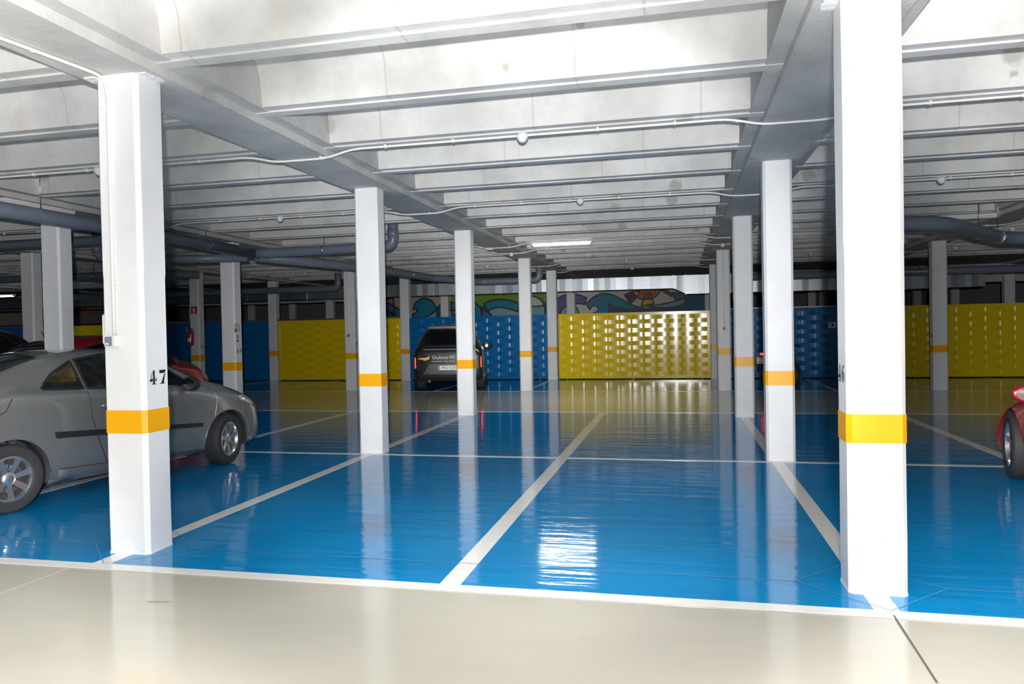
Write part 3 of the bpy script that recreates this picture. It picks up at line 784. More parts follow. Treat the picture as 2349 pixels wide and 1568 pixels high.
bm = bmesh.new(); tube(bm, [(-1.9, .1, -2.2), (-1.9, .1, .72)], .05, 8); tube(bm, [(-6, 0, .05), (1.2, 0, .05)], .03, 8); link('pipe_run', bm, M['red'], fp)

# ------------------------------------------------------------------ conduits, sensors, lamps
def cond_path(ribn, xa, xb, dz=0.0):
    y = 4.84 + 1.303 * ribn - .055 + dz; z = ZR - .016; zl = ZB - .016; pts = [(xa, y, z)]
    for k in range(-5, 5):
        X = XS[k]
        if xa < X - .7 and X + .7 < xb:
            pts += [(X - .62, y, z), (X - .33, y + .02, zl), (X + .30, y + .02, zl), (X + .60, y, z)]
    pts.append((xb, y, z)); return pts
def conduit(ribn, xa, xb, label, r=.0125, dz=0.0):
    pts = cond_path(ribn, xa, xb, dz); o = Vector(pts[0])
    t = empty('wiring_conduit', o); tag(t, label, 'conduit')
    bm = bmesh.new(); tube(bm, [p - o for p in soften(pts, .12, 3)], r, 8); link('tube', bm, M['conduit'], t)
    c0 = None; n = int((xb - xa) / .75)
    for i in range(n):
        x = xa + (i + .5) * (xb - xa) / n
        near = min(abs(x - X) for X in XS.values())
        if .28 < near < .66: continue
        zz = (ZB if near < .3 else ZR); yy = pts[0][1]
        if c0 is None:
            bm = bmesh.new(); box(bm, -.012, -.03, -.004, .012, .022, 0); box(bm, -.008, -r - .004, -.034, .008, r + .004, -.003)
            c0 = link('clip', bm, M['white'], t); c0.location = Vector((x, yy, zz)) - o
        else: share(c0, t, Vector((x, yy, zz)) - o)
    return t
conduit(2, -15.5, 15.5, 'white conduit nearest to the camera, crossing the whole ceiling with the first sensor')
conduit(5, -13.4, 15.5, 'white conduit on the sixth rib, second one from the front')
conduit(9, -20, 15.5, 'white conduit on the rib that carries the lit lamp', r=.013)
conduit(9, -20, 15.5, 'second thin conduit beside the one that carries the lit lamp', r=.010, dz=-.05)
conduit(10, -20, 15.5, 'white conduit just behind the lit lamp', r=.013)
conduit(13, -20, 15.5, 'thin white conduit on a far rib behind the lamp', r=.012)
conduit(15, -20, 15.5, 'farthest thin white conduit along the last rib', r=.011)

sens0 = None
def sensor(px, py, label, ribn=None, s=1.0, onbeam=None):
    global sens0
    z = ZR if onbeam is None else ZB
    p = PZ(px, py, z - .035)
    if ribn is not None: p.y = 4.84 + 1.303 * ribn - .06
    if ribn is not None:
        q = ray(px, py); p.x = q.x * p.y / q.y
    p.z = z
    if sens0 is None:
        t = empty('ceiling_sensor', p)
        bm = bmesh.new(); lathe(bm, [(.058, 0), (.058, -.045), (.054, -.052)], 24); link('base', bm, M['white'], t)
        bm = bmesh.new(); lathe(bm, [(.048, -.050), (.046, -.062), (.036, -.078), (.018, -.088), (.002, -.090)], 24); link('dome', bm, M['lens'], t)
        sens0 = t
    else:
        t = sens0.copy(); COL.objects.link(t); t.location = p
        for c in sens0.children: share(c, t)
    t.scale = (s, s, s)
    tag(t, label, 'ceiling sensor', 'domed ceiling sensors on the conduits')
sensor(1198, 300, 'nearest domed white sensor on the front conduit', 2)
sensor(1331, 456, 'domed white sensor on the second conduit, upper middle', 5)
sensor(642, 499, 'domed white sensor on the second conduit, left of the tall pillar', 5)
sensor(2160, 411, 'domed white sensor on the second conduit, right of the 46 pillar', 5)
sensor(226, 390, 'sensor on the front conduit partly hidden by the 47 pillar', 2)
sensor(1173, 584, 'sensor under the left beam, just left of the lit lamp', 10, onbeam=1)
sensor(1658, 561, 'sensor under the right beam, above the thin conduit pillar', 10, onbeam=1)
sensor(1437, 599, 'sensor in the middle of the ceiling just behind the lit lamp', 13)
sensor(1450, 612, 'farthest small sensor in the middle, above the duct', 15)
sensor(729, 603, 'sensor below the dark pipe, left of the tall pillar', 10)
sensor(700, 628, 'sensor on the far conduit above the left yellow panel', 13)
sensor(1118, 630, 'sensor on the far conduit between the 69 pillar and the centre', 13)
sensor(2215, 536, 'sensor hanging below the right bending pipe', 9)
sensor(2323, 561, 'sensor near the right edge below the bending pipe', 10)
sensor(2192, 598, 'small sensor right of the 70 pillar', 13)
sensor(1860, 580, 'small sensor between the 46 pillar and the pillar left of it', 13)
sensor(24, 638, 'small sensor at the far left edge', 10)

def lamp(loc, L, label, on, rz=0.0):
    t = empty('strip_lamp', loc, rz); tag(t, label, 'lamp')
    bm = bmesh.new(); prism(bm, [(-.055, 0), (.055, 0), (.058, -.035), (-.058, -.035)], 'x', -L / 2, L / 2)
    bmesh.ops.bevel(bm, geom=bm.edges[:], offset=.006, segments=2, affect='EDGES'); link('housing', bm, M['white'], t, smooth=40)
    bm = bmesh.new(); prism(bm, [(-.052, -.036), (.052, -.036), (.05, -.06), (.03, -.085), (-.03, -.085), (-.05, -.06)], 'x', -L / 2 + .06, L / 2 - .06)
    bmesh.ops.bevel(bm, geom=bm.edges[:], offset=.008, segments=2, affect='EDGES')
    link('diffuser', bm, M['lamp_on'] if on else M['lamp_off'], t, smooth=50)
    bm = bmesh.new(); box(bm, -L / 2 + .012, -.053, -.075, -L / 2 + .058, .053, -.036); box(bm, L / 2 - .058, -.053, -.075, L / 2 - .012, .053, -.036)
    bmesh.ops.bevel(bm, geom=bm.edges[:], offset=.006, segments=1, affect='EDGES'); link('end_cap', bm, M['lens'], t)
    if on:
        a = bpy.data.lights.new('lamp_light', 'AREA'); a.shape = 'RECTANGLE'; a.size = L - .2; a.size_y = .1; a.energy = on; a.color = (.95, 1, .93)
        ao = bpy.data.objects.new('lamp_light', a); COL.objects.link(ao); ao.parent = t; ao.location = (0, 0, -.10)
    return t
lamp((-2.55, 16.50, ZR - .005), 1.42, 'lit fluorescent strip lamp in the middle of the ceiling', 34)
lamp((-8.93, 8.8, ZB), 1.2, 'unlit white strip lamp under the beam above the big grey pipe', 0, PI / 2)
lamp((5.25, 15.30, ZR - .005), 1.2, 'strip lamp half hidden by the bending pipe at the right', 0)
lamp((-22.65, 20.6, ZR - .42), 1.3, 'greenish lit strip lamp at the far left edge', 12)
lamp((-1.5, -.4, ZR - .005), 1.42, 'added fill strip lamp over the aisle where the camera stands', 20)  # unseen lamp, added as fill for the near aisle
lamp((-10.5, .9, ZR - .005), 1.42, 'added fill strip lamp over the near aisle, far to the left of the camera', 75)  # added out of view to brighten the pillars on the left
lamp((8.6, .9, ZR - .005), 1.42, 'added fill strip lamp over the near aisle, far to the right of the camera', 60)  # added out of view to brighten the right side
jb = empty('junction_box', (-4.25, 16.55, ZB)); tag(jb, 'small cream junction box under the left beam beside the lamp conduits', 'junction box')
link('box', bxm(-.075, -.05, -.05, .075, .05, 0, .006), M['white'], jb)
bm = bmesh.new(); [tube(bm, [(x, -.052, -.02), (x, -.075, -.02)], .008, 8) for x in (-.05, -.02, .01)]; link('gland', bm, M['white'], jb)

# wiring on the 47 pillar
zc = PY(262, 175, 4.66).z
t = empty('switch_box', (-4.085, 4.80 - WY * 1.09 - .001, 1.585)); tag(t, 'grey and white switch box on the 47 pillar', 'switch')
link('case', bxm(-.052, -.050, -.042, .052, 0, .042, .006, 2), M['white'], t, smooth=40)
link('flap', bxm(-.040, -.056, -.034, .026, -.048, .034, .003), M['greyplastic'], t)
link('button', bxm(-.030, -.060, -.026, -.006, -.055, -.012, .001), M['white'], t)
t = empty('wiring_conduit', (-4.075, 4.80 - WY * 1.09 - .013, 1.63)); tag(t, 'white conduit running down the 47 pillar from the beam to the switch box', 'conduit')
bm = bmesh.new(); tube(bm, soften([(0, 0, 0), (0, 0, 1.80), (-.02, -.03, ZB - .016 - 1.63), (-.13, -.9, ZB - .016 - 1.63), (-.16, -4.5, ZB - .016 - 1.63)], .10, 4), .012, 8); link('tube', bm, M['conduit'], t)
c0 = None
for z in (.35, 1.0, 1.45):
    if c0 is None: c0 = link('clip', bxm(.004, -.008, -.008, .024, .012, .008), M['white'], t); c0.location = (0, 0, z)
    else: share(c0, t, (0, 0, z))
for y in (-.55, -1.15, -1.8, -2.5, -3.3):
    c = share(c0, t, (-.10 + y * .02, y, ZB - .02 - 1.63)); c.name = 'clip'
t = empty('wall_cabinet', (-4.02 - WX * 1.09, 4.80, 1.56)); tag(t, 'white box fixed to the left side of the 47 pillar', 'box')
link('case', bxm(-.045, -.09, 0, 0, .09, .23, .008, 2), M['white'], t, smooth=40)
link('lid', bxm(-.052, -.08, .01, -.044, .08, .22, .004), M['white'], t)
# switch on pillars of row 4
for (X, lab1, lab2, dx) in ((1.13, 'small dark switch on the pillar right of the bright yellow panel', 'thin conduit down the pillar right of the bright yellow panel', 0.0), (-9.11, 'small dark switch on the 78 pillar', 'thin conduit down the 78 pillar', -.02)):
    t = empty('switch_box', (X + dx, 19.41 - WY, 1.57)); tag(t, lab1, 'switch')
    link('case', bxm(-.036, -.04, -.036, .036, 0, .036, .004), M['greyplastic'], t); link('button', bxm(-.015, -.046, -.02, .015, -.039, .004), M['black'], t)
    t = empty('wiring_conduit', (X + dx, 19.41 - WY - .009, 1.61)); tag(t, lab2, 'conduit')
    bm = bmesh.new(); tube(bm, [(0, 0, 0), (0, 0, 1.93)], .009, 8); link('tube', bm, M['conduit'], t)

# ------------------------------------------------------------------ signs and extinguisher
def disc(bm, c, r0, r1, P, n=28, mi=0):
    for k in range(n):
        a, b_ = 2 * PI * k / n, 2 * PI * (k + 1) / n
        q = [(c[0] + math.cos(t) * r, c[1] + math.sin(t) * r) for t, r in ((a, r0), (b_, r0), (b_, r1), (a, r1))]
        if r0 < 1e-6: q = q[1:]
        f = bm.faces.new([bm.verts.new(P(*p)) for p in q]); f.material_index = mi
RX = (PI / 2, 0, PI / 2)     # text facing +X
xf = XS[-1] + WX
t = empty('warning_sign', (xf + .003, 13.60, 1.78)); tag(t, 'white notice with red heading and a blue round no parking mark on the 60 pillar', 'sign')
link('board', bxm(-.003, -.098, -.105, .002, .098, .105), M['white'], t)
text_mesh('heading', 'ATENCIÓN', .040, M['redsign'], t, (.0035, 0, .072), RX, .85)
text_mesh('line_of_text', 'NO APARCAR', .034, M['black'], t, (.0035, 0, .030), RX, .8)
bm = bmesh.new(); disc(bm, (-.055, -.045), 0, .038, lambda u, v: (.0035, u, v)); link('blue_disc', bm, M['purplish'], t, recalc=False)
bm = bmesh.new(); disc(bm, (-.055, -.045), .031, .040, lambda u, v: (.0045, u, v))
bm.faces.new([bm.verts.new((.0045, -.055 + a, -.045 + b_)) for a, b_ in ((-.028, .022), (.022, -.028), (.028, -.022), (-.022, .028))]); link('red_ring', bm, M['redsign'], t, recalc=False)
bm = bmesh.new()
for z in (-.02, -.045, -.07): bm.faces.new([bm.verts.new((.0035, y, zz)) for y, zz in ((.0, z), (.085, z), (.085, z + .008), (.0, z + .008))])
link('small_print', bm, M['black'], t, recalc=False)
t = empty('warning_sign', (xf + .003, 13.60, 1.575)); tag(t, 'small white sign with a red prohibition ring on the 60 pillar, below the notice', 'sign')
link('board', bxm(-.003, -.06, -.095, .002, .06, .08), M['white'], t)
bm = bmesh.new(); disc(bm, (0, .025), .036, .047, lambda u, v: (.0035, u, v), mi=0)
bm.faces.new([bm.verts.new((.004, a, .025 + b_)) for a, b_ in ((-.033, .027), (.027, -.033), (.033, -.027), (-.027, .033))]); link('red_ring', bm, M['redsign'], t, recalc=False)
bm = bmesh.new(); box(bm, .002, -.022, .012, .0032, .018, .024); box(bm, .002, -.004, .024, .0032, .010, .048); link('black_mark', bm, M['black'], t)
link('red_label', bxm(.002, -.048, -.082, .0035, .048, -.038), M['redsign'], t)
text_mesh('label_text', 'NO FUMAR', .018, M['white'], t, (.0045, 0, -.06), RX, .8)
yf = 19.41 - WY
t = empty('fire_point_sign', (-14.11, yf - .003, 2.42)); tag(t, 'red square fire extinguisher sign on the 77 pillar', 'sign')
link('board', bxm(-.10, -.004, -.11, .10, .001, .11), M['redsign'], t)
bm = bmesh.new()
box(bm, -.03, -.007, -.085, .035, -.004, .04); box(bm, -.012, -.007, .04, .018, -.004, .075); box(bm, -.03, -.007, .06, .03, -.004, .072)
box(bm, -.06, -.007, -.03, -.05, -.004, .05); box(bm, -.06, -.007, .045, -.02, -.004, .055); link('extinguisher_symbol', bm, M['cream'], t)
t = empty('fire_extinguisher', (-14.17, yf - .11, 1.36)); tag(t, 'red fire extinguisher hanging on the 77 pillar', 'fire extinguisher')
bm = bmesh.new(); lathe(bm, [(.06, 0), (.078, .012), (.082, .03), (.082, .36), (.076, .40), (.055, .43), (.028, .445), (.022, .46)], 22); link('cylinder', bm, M['red'], t, smooth=40)
bm = bmesh.new(); lathe(bm, [(.024, .458), (.026, .50), (.015, .505)], 12); box(bm, -.09, -.012, .505, .04, .012, .520)
tube(bm, [(.03, 0, .515), (-.07, 0, .55), (-.10, 0, .545)], .009, 6); link('valve_handle', bm, M['black'], t)
bm = bmesh.new(); tube(bm, soften([(.03, 0, .49), (.10, -.01, .50), (.115, -.02, .35), (.10, -.02, .12)], .05, 4), .010, 8); link('hose', bm, M['black'], t)
bm = bmesh.new()
for sx in (1,):
    tube(bm, soften([(-.02, 0, .47), (-.11, 0, .56), (-.14, 0, .46), (-.10, 0, .38)], .05, 4), .006, 6)
link('bracket_wire', bm, M['cream'], t)
bm = bmesh.new()
for i in range(9):
    a0, a1 = PI * (1.25 + i * .055), PI * (1.25 + (i + 1) * .055)
    bm.faces.new([bm.verts.new((math.cos(a) * .0835, math.sin(a) * .0835, z)) for a, z in ((a0, .12), (a1, .12), (a1, .22), (a0, .22))])
link('paper_label', bm, M['plate'], t, recalc=False)
t = empty('notice_plate', (4.5, YP - .05, 1.60)); tag(t, 'small white plate with a dark dot on the blue panel beside the 46 pillar', 'sign')
link('board', bxm(-.12, -.01, -.09, .12, .0, .09), M['white'], t)
bm = bmesh.new(); disc(bm, (.02, 0), 0, .035, lambda u, v: (u, -.0115, v)); link('dark_dot', bm, M['black'], t, recalc=False)
t = empty('notice_plate', (XS[2] - WX - .001, 19.38, 1.70)); tag(t, 'small grey notice on the left face of the 70 pillar', 'sign')
link('board', bxm(-.006, -.09, -.10, .0, .09, .10), M['white'], t)

# ------------------------------------------------------------------ cars
def body_mesh(st, sub, arches, ar):
    bm = bmesh.new(); rings = []
    for (x, zb, zs, zt, w, ws, wt) in st:
        zm = zb + .5 * (zs - zb)
        half = [(0, zb), (.6 * w, zb), (.93 * w, zb + .008), (w * .985, zb + .09), (w, zm), (w * .985, zs - .13), (ws + (w - ws) * .55, zs - .03), (ws, zs),
                (ws + (wt - ws) * .86, zs + (zt - zs) * .80), (wt * .86, zt - .02 * min(1, (zt - zs) * 4)), (wt * .45, zt - .003), (0, zt)]
        ring = [(x, y, z) for y, z in half] + [(x, -y, z) for y, z in half[-2:0:-1]]
        rings.append([bm.verts.new(p) for p in ring])
    n = len(rings[0])
    for a, b_ in zip(rings, rings[1:]):
        for k in range(n): bm.faces.new((a[k], a[(k + 1) % n], b_[(k + 1) % n], b_[k]))
    bm.faces.new(rings[0]); bm.faces.new(rings[-1][::-1])
    bmesh.ops.recalc_face_normals(bm, faces=bm.faces[:])
    me = bpy.data.meshes.new('body_tmp'); bm.to_mesh(me); bm.free()
    o = bpy.data.objects.new('body_tmp', me); COL.objects.link(o)
    md = o.modifiers.new('s', 'SUBSURF'); md.levels = sub; md.render_levels = sub
    cut = bmesh.new()
    for ax in arches:
        for sg in (1, -1):
            vs = []
            for y in (sg * .62, sg * 1.3):
                vs.append([cut.verts.new((ax[0] + math.cos(2 * PI * k / 40) * ar, y, ax[1] + math.sin(2 * PI * k / 40) * ar)) for k in range(40)])
            for k in range(40): cut.faces.new((vs[0][k], vs[0][(k + 1) % 40], vs[1][(k + 1) % 40], vs[1][k]))
            cut.faces.new(vs[0]); cut.faces.new(vs[1])
    bmesh.ops.recalc_face_normals(cut, faces=cut.faces[:])
    cm = bpy.data.meshes.new('cut'); cut.to_mesh(cm); cut.free(); co = bpy.data.objects.new('cut', cm); COL.objects.link(co)
    b2 = o.modifiers.new('b', 'BOOLEAN'); b2.operation = 'DIFFERENCE'; b2.object = co; b2.solver = 'EXACT'
    dg = bpy.context.evaluated_depsgraph_get(); dg.update()
    r = bpy.data.meshes.new_from_object(o.evaluated_get(dg))
    bpy.data.objects.remove(o); bpy.data.objects.remove(co); bpy.data.meshes.remove(me); bpy.data.meshes.remove(cm)
    return r
def lerp_poly(P, t):
    L = [0]
    for a, b_ in zip(P, P[1:]): L.append(L[-1] + math.hypot(b_[0] - a[0], b_[1] - a[1]))
    s = t * L[-1]
    for i in range(len(P) - 1):
        if s <= L[i + 1] + 1e-9:
            u = (s - L[i]) / max(1e-9, L[i + 1] - L[i]); return (P[i][0] + (P[i + 1][0] - P[i][0]) * u, P[i][1] + (P[i + 1][1] - P[i][1]) * u)
    return P[-1]
class Skin:
    def __init__(s, me):
        bm = bmesh.new(); bm.from_mesh(me); s.t = BVHTree.FromBMesh(bm); bm.free()
    def side(s, x, z, sg):
        h = s.t.ray_cast(Vector((x, sg * 3, z)), Vector((0, -sg, 0)))
        return (h[0], h[1]) if h[0] else (Vector((x, sg * .8, z)), Vector((0, sg, 0)))
    def top(s, x, y):
        h = s.t.ray_cast(Vector((x, y, 4)), Vector((0, 0, -1)))
        return (h[0], h[1]) if h[0] else (Vector((x, y, .9)), Vector((0, 0, 1)))
    def end(s, y, z, sg):
        h = s.t.ray_cast(Vector((sg * 9, y, z)), Vector((-sg, 0, 0)))
        return (h[0], h[1]) if h[0] else (Vector((0, y, z)), Vector((sg, 0, 0)))
def patch(sk, mode, low, high, sg, off=.004, nu=18, nv=8):
    """grid patch between two polylines laid on the skin"""
    bm = bmesh.new(); G = []
    f = {'side': lambda a, b_: sk.side(a, b_, sg), 'top': lambda a, b_: sk.top(a, b_), 'end': lambda a, b_: sk.end(a, b_, sg)}[mode]
    for j in range(nv + 1):
        row = []
        for i in range(nu + 1):
            a = lerp_poly(low, i / nu); b_ = lerp_poly(high, i / nu); t = j / nv
            p, n = f(a[0] + (b_[0] - a[0]) * t, a[1] + (b_[1] - a[1]) * t); row.append(bm.verts.new(p + n * off))
        G.append(row)
    for j in range(nv):
        for i in range(nu):
            try: fc = bm.faces.new((G[j][i], G[j][i + 1], G[j + 1][i + 1], G[j + 1][i])); fc.smooth = True
            except ValueError: pass
    edge = [v.co.copy() for v in G[0]] + [G[j][-1].co.copy() for j in range(1, nv + 1)] + [v.co.copy() for v in G[-1][::-1]][1:] + [G[j][0].co.copy() for j in range(nv - 1, 0, -1)]
    bmesh.ops.remove_doubles(bm, verts=bm.verts[:], dist=.0008)
    return bm, edge
def strip_on(sk, pts, mode, sg, r, off=.0, n=14, seg=6):
    f = {'side': lambda a, b_: sk.side(a, b_, sg), 'top': lambda a, b_: sk.top(a, b_), 'end': lambda a, b_: sk.end(a, b_, sg)}[mode]
    out = []
    for i in range(n + 1):
        p = lerp_poly(pts, i / n); q, nn = f(*p); out.append(q + nn * off)
    bm = bmesh.new(); tube(bm, out, r, seg); return bm
def wheel(parent, name, x, y, r, w, sg, spokes, rim=None, steer=0.0, alloy='alloy'):
    rim = rim or r * .66
    t = bmesh.new()
    prof = [(rim, -w * .46), (rim + .02, -w * .5), (r * .92, -w * .5), (r * .985, -w * .42), (r, -w * .25), (r * .995, -w * .12), (r * .975, -.115 * w), (r * .975, -.09 * w), (r, -.085 * w), (r, .085 * w), (r * .975, .09 * w), (r * .975, .115 * w), (r * .995, .12 * w), (r, w * .25), (r * .985, w * .42), (r * .92, w * .5), (rim + .02, w * .5), (rim, w * .46)]
    rings = []
    for rr, h in prof: rings.append([t.verts.new((math.cos(2 * PI * k / 44) * rr, h, math.sin(2 * PI * k / 44) * rr)) for k in range(44)])
    for a, b_ in zip(rings, rings[1:] + rings[:1]):
        for k in range(44): t.faces.new((a[k], a[(k + 1) % 44], b_[(k + 1) % 44], b_[k]))
    o = link(name, t, M['rubber'], parent, smooth=30); o.location = (x, y, r); o.rotation_euler = (0, 0, steer)
    # rim: barrel, spokes, hub
    b = bmesh.new(); yo = sg * w * .46; yi = sg * w * .2
    for r0, r1, y0, y1 in ((rim, rim - .018, yo, yo + sg * .004), (rim - .018, rim - .03, yo + sg * .004, yo - sg * .03), (rim - .03, rim - .035, yo - sg * .03, -yo)):
        A = [b.verts.new((math.cos(2 * PI * k / 44) * r0, y0, math.sin(2 * PI * k / 44) * r0)) for k in range(44)]
        B = [b.verts.new((math.cos(2 * PI * k / 44) * r1, y1, math.sin(2 * PI * k / 44) * r1)) for k in range(44)]
        for k in range(44): b.faces.new((A[k], A[(k + 1) % 44], B[(k + 1) % 44], B[k]))
    for s in range(spokes):
        a = 2 * PI * s / spokes + .25
        def P(rad, da, yy): return (math.cos(a + da) * rad, yy, math.sin(a + da) * rad)
        hw0, hw1 = .026 / .06, .034 / (rim)
        ya, yb = yo - sg * .030, yo - sg * .006
        v = [b.verts.new(p) for p in (P(.05, -.42, ya), P(.05, .42, ya), P(rim - .02, hw1 * 1.0, yb), P(rim - .02, -hw1 * 1.0, yb),
                                      P(.05, -.42, ya - sg * .03), P(.05, .42, ya - sg * .03), P(rim - .02, hw1 * .8, yb - sg * .04), P(rim - .02, -hw1 * .8, yb - sg * .04))]
        for f in ((0, 1, 2, 3), (4, 7, 6, 5), (0, 3, 7, 4), (1, 5, 6, 2)): b.faces.new([v[i] for i in f])
    hb = [(.062, yo - sg * .055), (.062, yo - sg * .028), (.045, yo - sg * .018), (.03, yo - sg * .012)]
    rg = [[b.verts.new((math.cos(2 * PI * k / 20) * rr, hh, math.sin(2 * PI * k / 20) * rr)) for k in range(20)] for rr, hh in hb]
    for A, B in zip(rg, rg[1:]):
        for k in range(20): b.faces.new((A[k], A[(k + 1) % 20], B[(k + 1) % 20], B[k]))
    b.faces.new(rg[-1])
    link('alloy_rim', b, M[alloy], o, smooth=35)
    d = bmesh.new(); R2 = rim * .62
    A = [d.verts.new((math.cos(2 * PI * k / 28) * R2, yi * .6, math.sin(2 * PI * k / 28) * R2)) for k in range(28)]; d.faces.new(A)
    A = [d.verts.new((math.cos(2 * PI * k / 28) * (rim - .02), -yo * .5, math.sin(2 * PI * k / 28) * (rim - .02))) for k in range(28)]; d.faces.new(A)
    link('brake_disc', d, M['darkmetal'], o)
    return o

def car(name, label, st, loc, heading, pmat, wb, track, r, tw, ar, sub=2, spokes=7, glass='darkglass', sides=None, front=None, rear=None, see=False, extras=None, cat='car', steer=0.0):
    t = empty(name, loc, heading); tag(t, label, cat)
    me = body_mesh(st, sub, [(0, r), (wb, r)], ar)
    sk = Skin(me)
    if see and sides:
        bm = bmesh.new(); bm.from_mesh(me); bad = []
        for f in bm.faces:
            c = f.calc_center_median()
            if abs(c.y) < .35: continue
            for lo, hi in sides:
                P = lo + hi[::-1]
                cx = sum(p[0] for p in P) / len(P); cz = sum(p[1] for p in P) / len(P)
                Q = [(cx + (p[0] - cx) * .99, cz + (p[1] - cz) * .97) for p in P]; ins = False; j = len(Q) - 1
                for i in range(len(Q)):
                    if (Q[i][1] > c.z) != (Q[j][1] > c.z) and c.x < (Q[j][0] - Q[i][0]) * (c.z - Q[i][1]) / (Q[j][1] - Q[i][1]) + Q[i][0]: ins = not ins
                    j = i
                if ins: bad.append(f); break
        bmesh.ops.delete(bm, geom=bad, context='FACES'); bm.to_mesh(me); bm.free()
    me.materials.clear(); me.materials.append(M[pmat])
    for p in me.polygons: p.use_smooth = True
    try: me.set_sharp_from_angle(angle=math.radians(38))
    except Exception: pass
    me.name = 'body'; bo = bpy.data.objects.new('body', me); COL.objects.link(bo); bo.parent = t
    # dark wheel wells
    for i, ax in enumerate((0, wb)):
        for sg in (1, -1):
            b = bmesh.new(); A = []
            for yy in (sg * .60, sg * (st[len(st) // 2][4] - .075)):
                A.append([b.verts.new((ax + math.cos(PI * k / 20) * (ar - .004), yy, r + math.sin(PI * k / 20) * (ar - .004))) for k in range(-2, 23)])
            for k in range(24): b.faces.new((A[0][k], A[0][k + 1], A[1][k + 1], A[1][k]))
            b.faces.new(A[0]); link('wheel_well', b, M['cabin'], t)
            wheel(t, 'wheel', ax, sg * track, r, tw, sg, spokes, steer=steer if i else 0)
    for sg in (1, -1):
        for lo, hi in (sides or []):
            b, e = patch(sk, 'side', lo, hi, sg, .004, 20, 8); g_ = link('side_window', b, M[glass], t, recalc=False)
            b = bmesh.new(); tube(b, e + [e[0]], .011, 6, cap=False); link('window_seal', b, M['trimblack'], g_)
    if front:
        b, e = patch(sk, 'top', *front, 1, .004, 14, 8); g_ = link('windscreen', b, M['darkglass'], t, recalc=False)
        b = bmesh.new(); tube(b, e + [e[0]], .010, 6, cap=False); link('window_seal', b, M['trimblack'], g_)
    if rear:
        md = 'top'
        if len(rear) == 3: md = rear[2]
        b, e = patch(sk, md, rear[0], rear[1], -1, .004, 14, 8); g_ = link('rear_window', b, M['darkglass'], t, recalc=False)
        b = bmesh.new(); tube(b, e + [e[0]], .012, 6, cap=False); link('window_seal', b, M['trimblack'], g_)
    if extras: extras(t, sk)
    return t
def mirror(t, x, y, z, sg, pm_, s=1.0):
    b = bmesh.new(); bmesh.ops.create_uvsphere(b, u_segments=18, v_segments=12, radius=1)
    for v in b.verts:
        v.co = Vector((v.co.x * .075 + (.0 if v.co.x > -.2 else 0), v.co.y * .115, v.co.z * .078))
        if v.co.x < -.035: v.co.x = -.035
        v.co = v.co * s + Vector((x, y + sg * .11 * s, z))
    o = link('mirror', b, M[pm_], t, smooth=40)
    b = bmesh.new(); A = [b.verts.new((x - .037 * s, y + sg * .11 * s + math.cos(2 * PI * k / 24) * .088 * s, z + math.sin(2 * PI * k / 24) * .058 * s)) for k in range(24)]; b.faces.new(A)
    link('mirror_glass', b, M['chrome' if s < 1.22 else 'darkglass'], o, recalc=False)
    b = bmesh.new(); tube(b, [(x + .02, y - sg * .02, z - .05), (x + .02, y + sg * .06, z - .02)], .022, 8); link('mirror_arm', b, M['trimblack'], o)

# --- grey coupe beside the 47 pillar
gst = [(-.93, .38, .56, .70, .52, .46, .40), (-.90, .30, .70, .84, .70, .64, .50), (-.78, .24, .92, 1.03, .82, .74, .60), (-.45, .20, 1.08, 1.17, .87, .78, .60),
       (-.15, .19, 1.12, 1.22, .885, .79, .58), (.12, .19, 1.125, 1.345, .89, .79, .52), (.50, .19, 1.11, 1.465, .89, .79, .53), (.85, .19, 1.09, 1.505, .885, .785, .55),
       (1.35, .19, 1.065, 1.51, .88, .78, .56), (1.72, .19, 1.04, 1.455, .88, .78, .57), (2.10, .19, 1.01, 1.26, .88, .785, .64), (2.42, .19, .975, 1.085, .885, .78, .66),
       (2.72, .19, .935, 1.02, .885, .77, .62), (3.02, .20, .86, .94, .86, .73, .56), (3.24, .21, .76, .83, .79, .65, .50), (3.38, .22, .62, .70, .64, .54, .42), (3.44, .26, .48, .54, .46, .40, .34)]
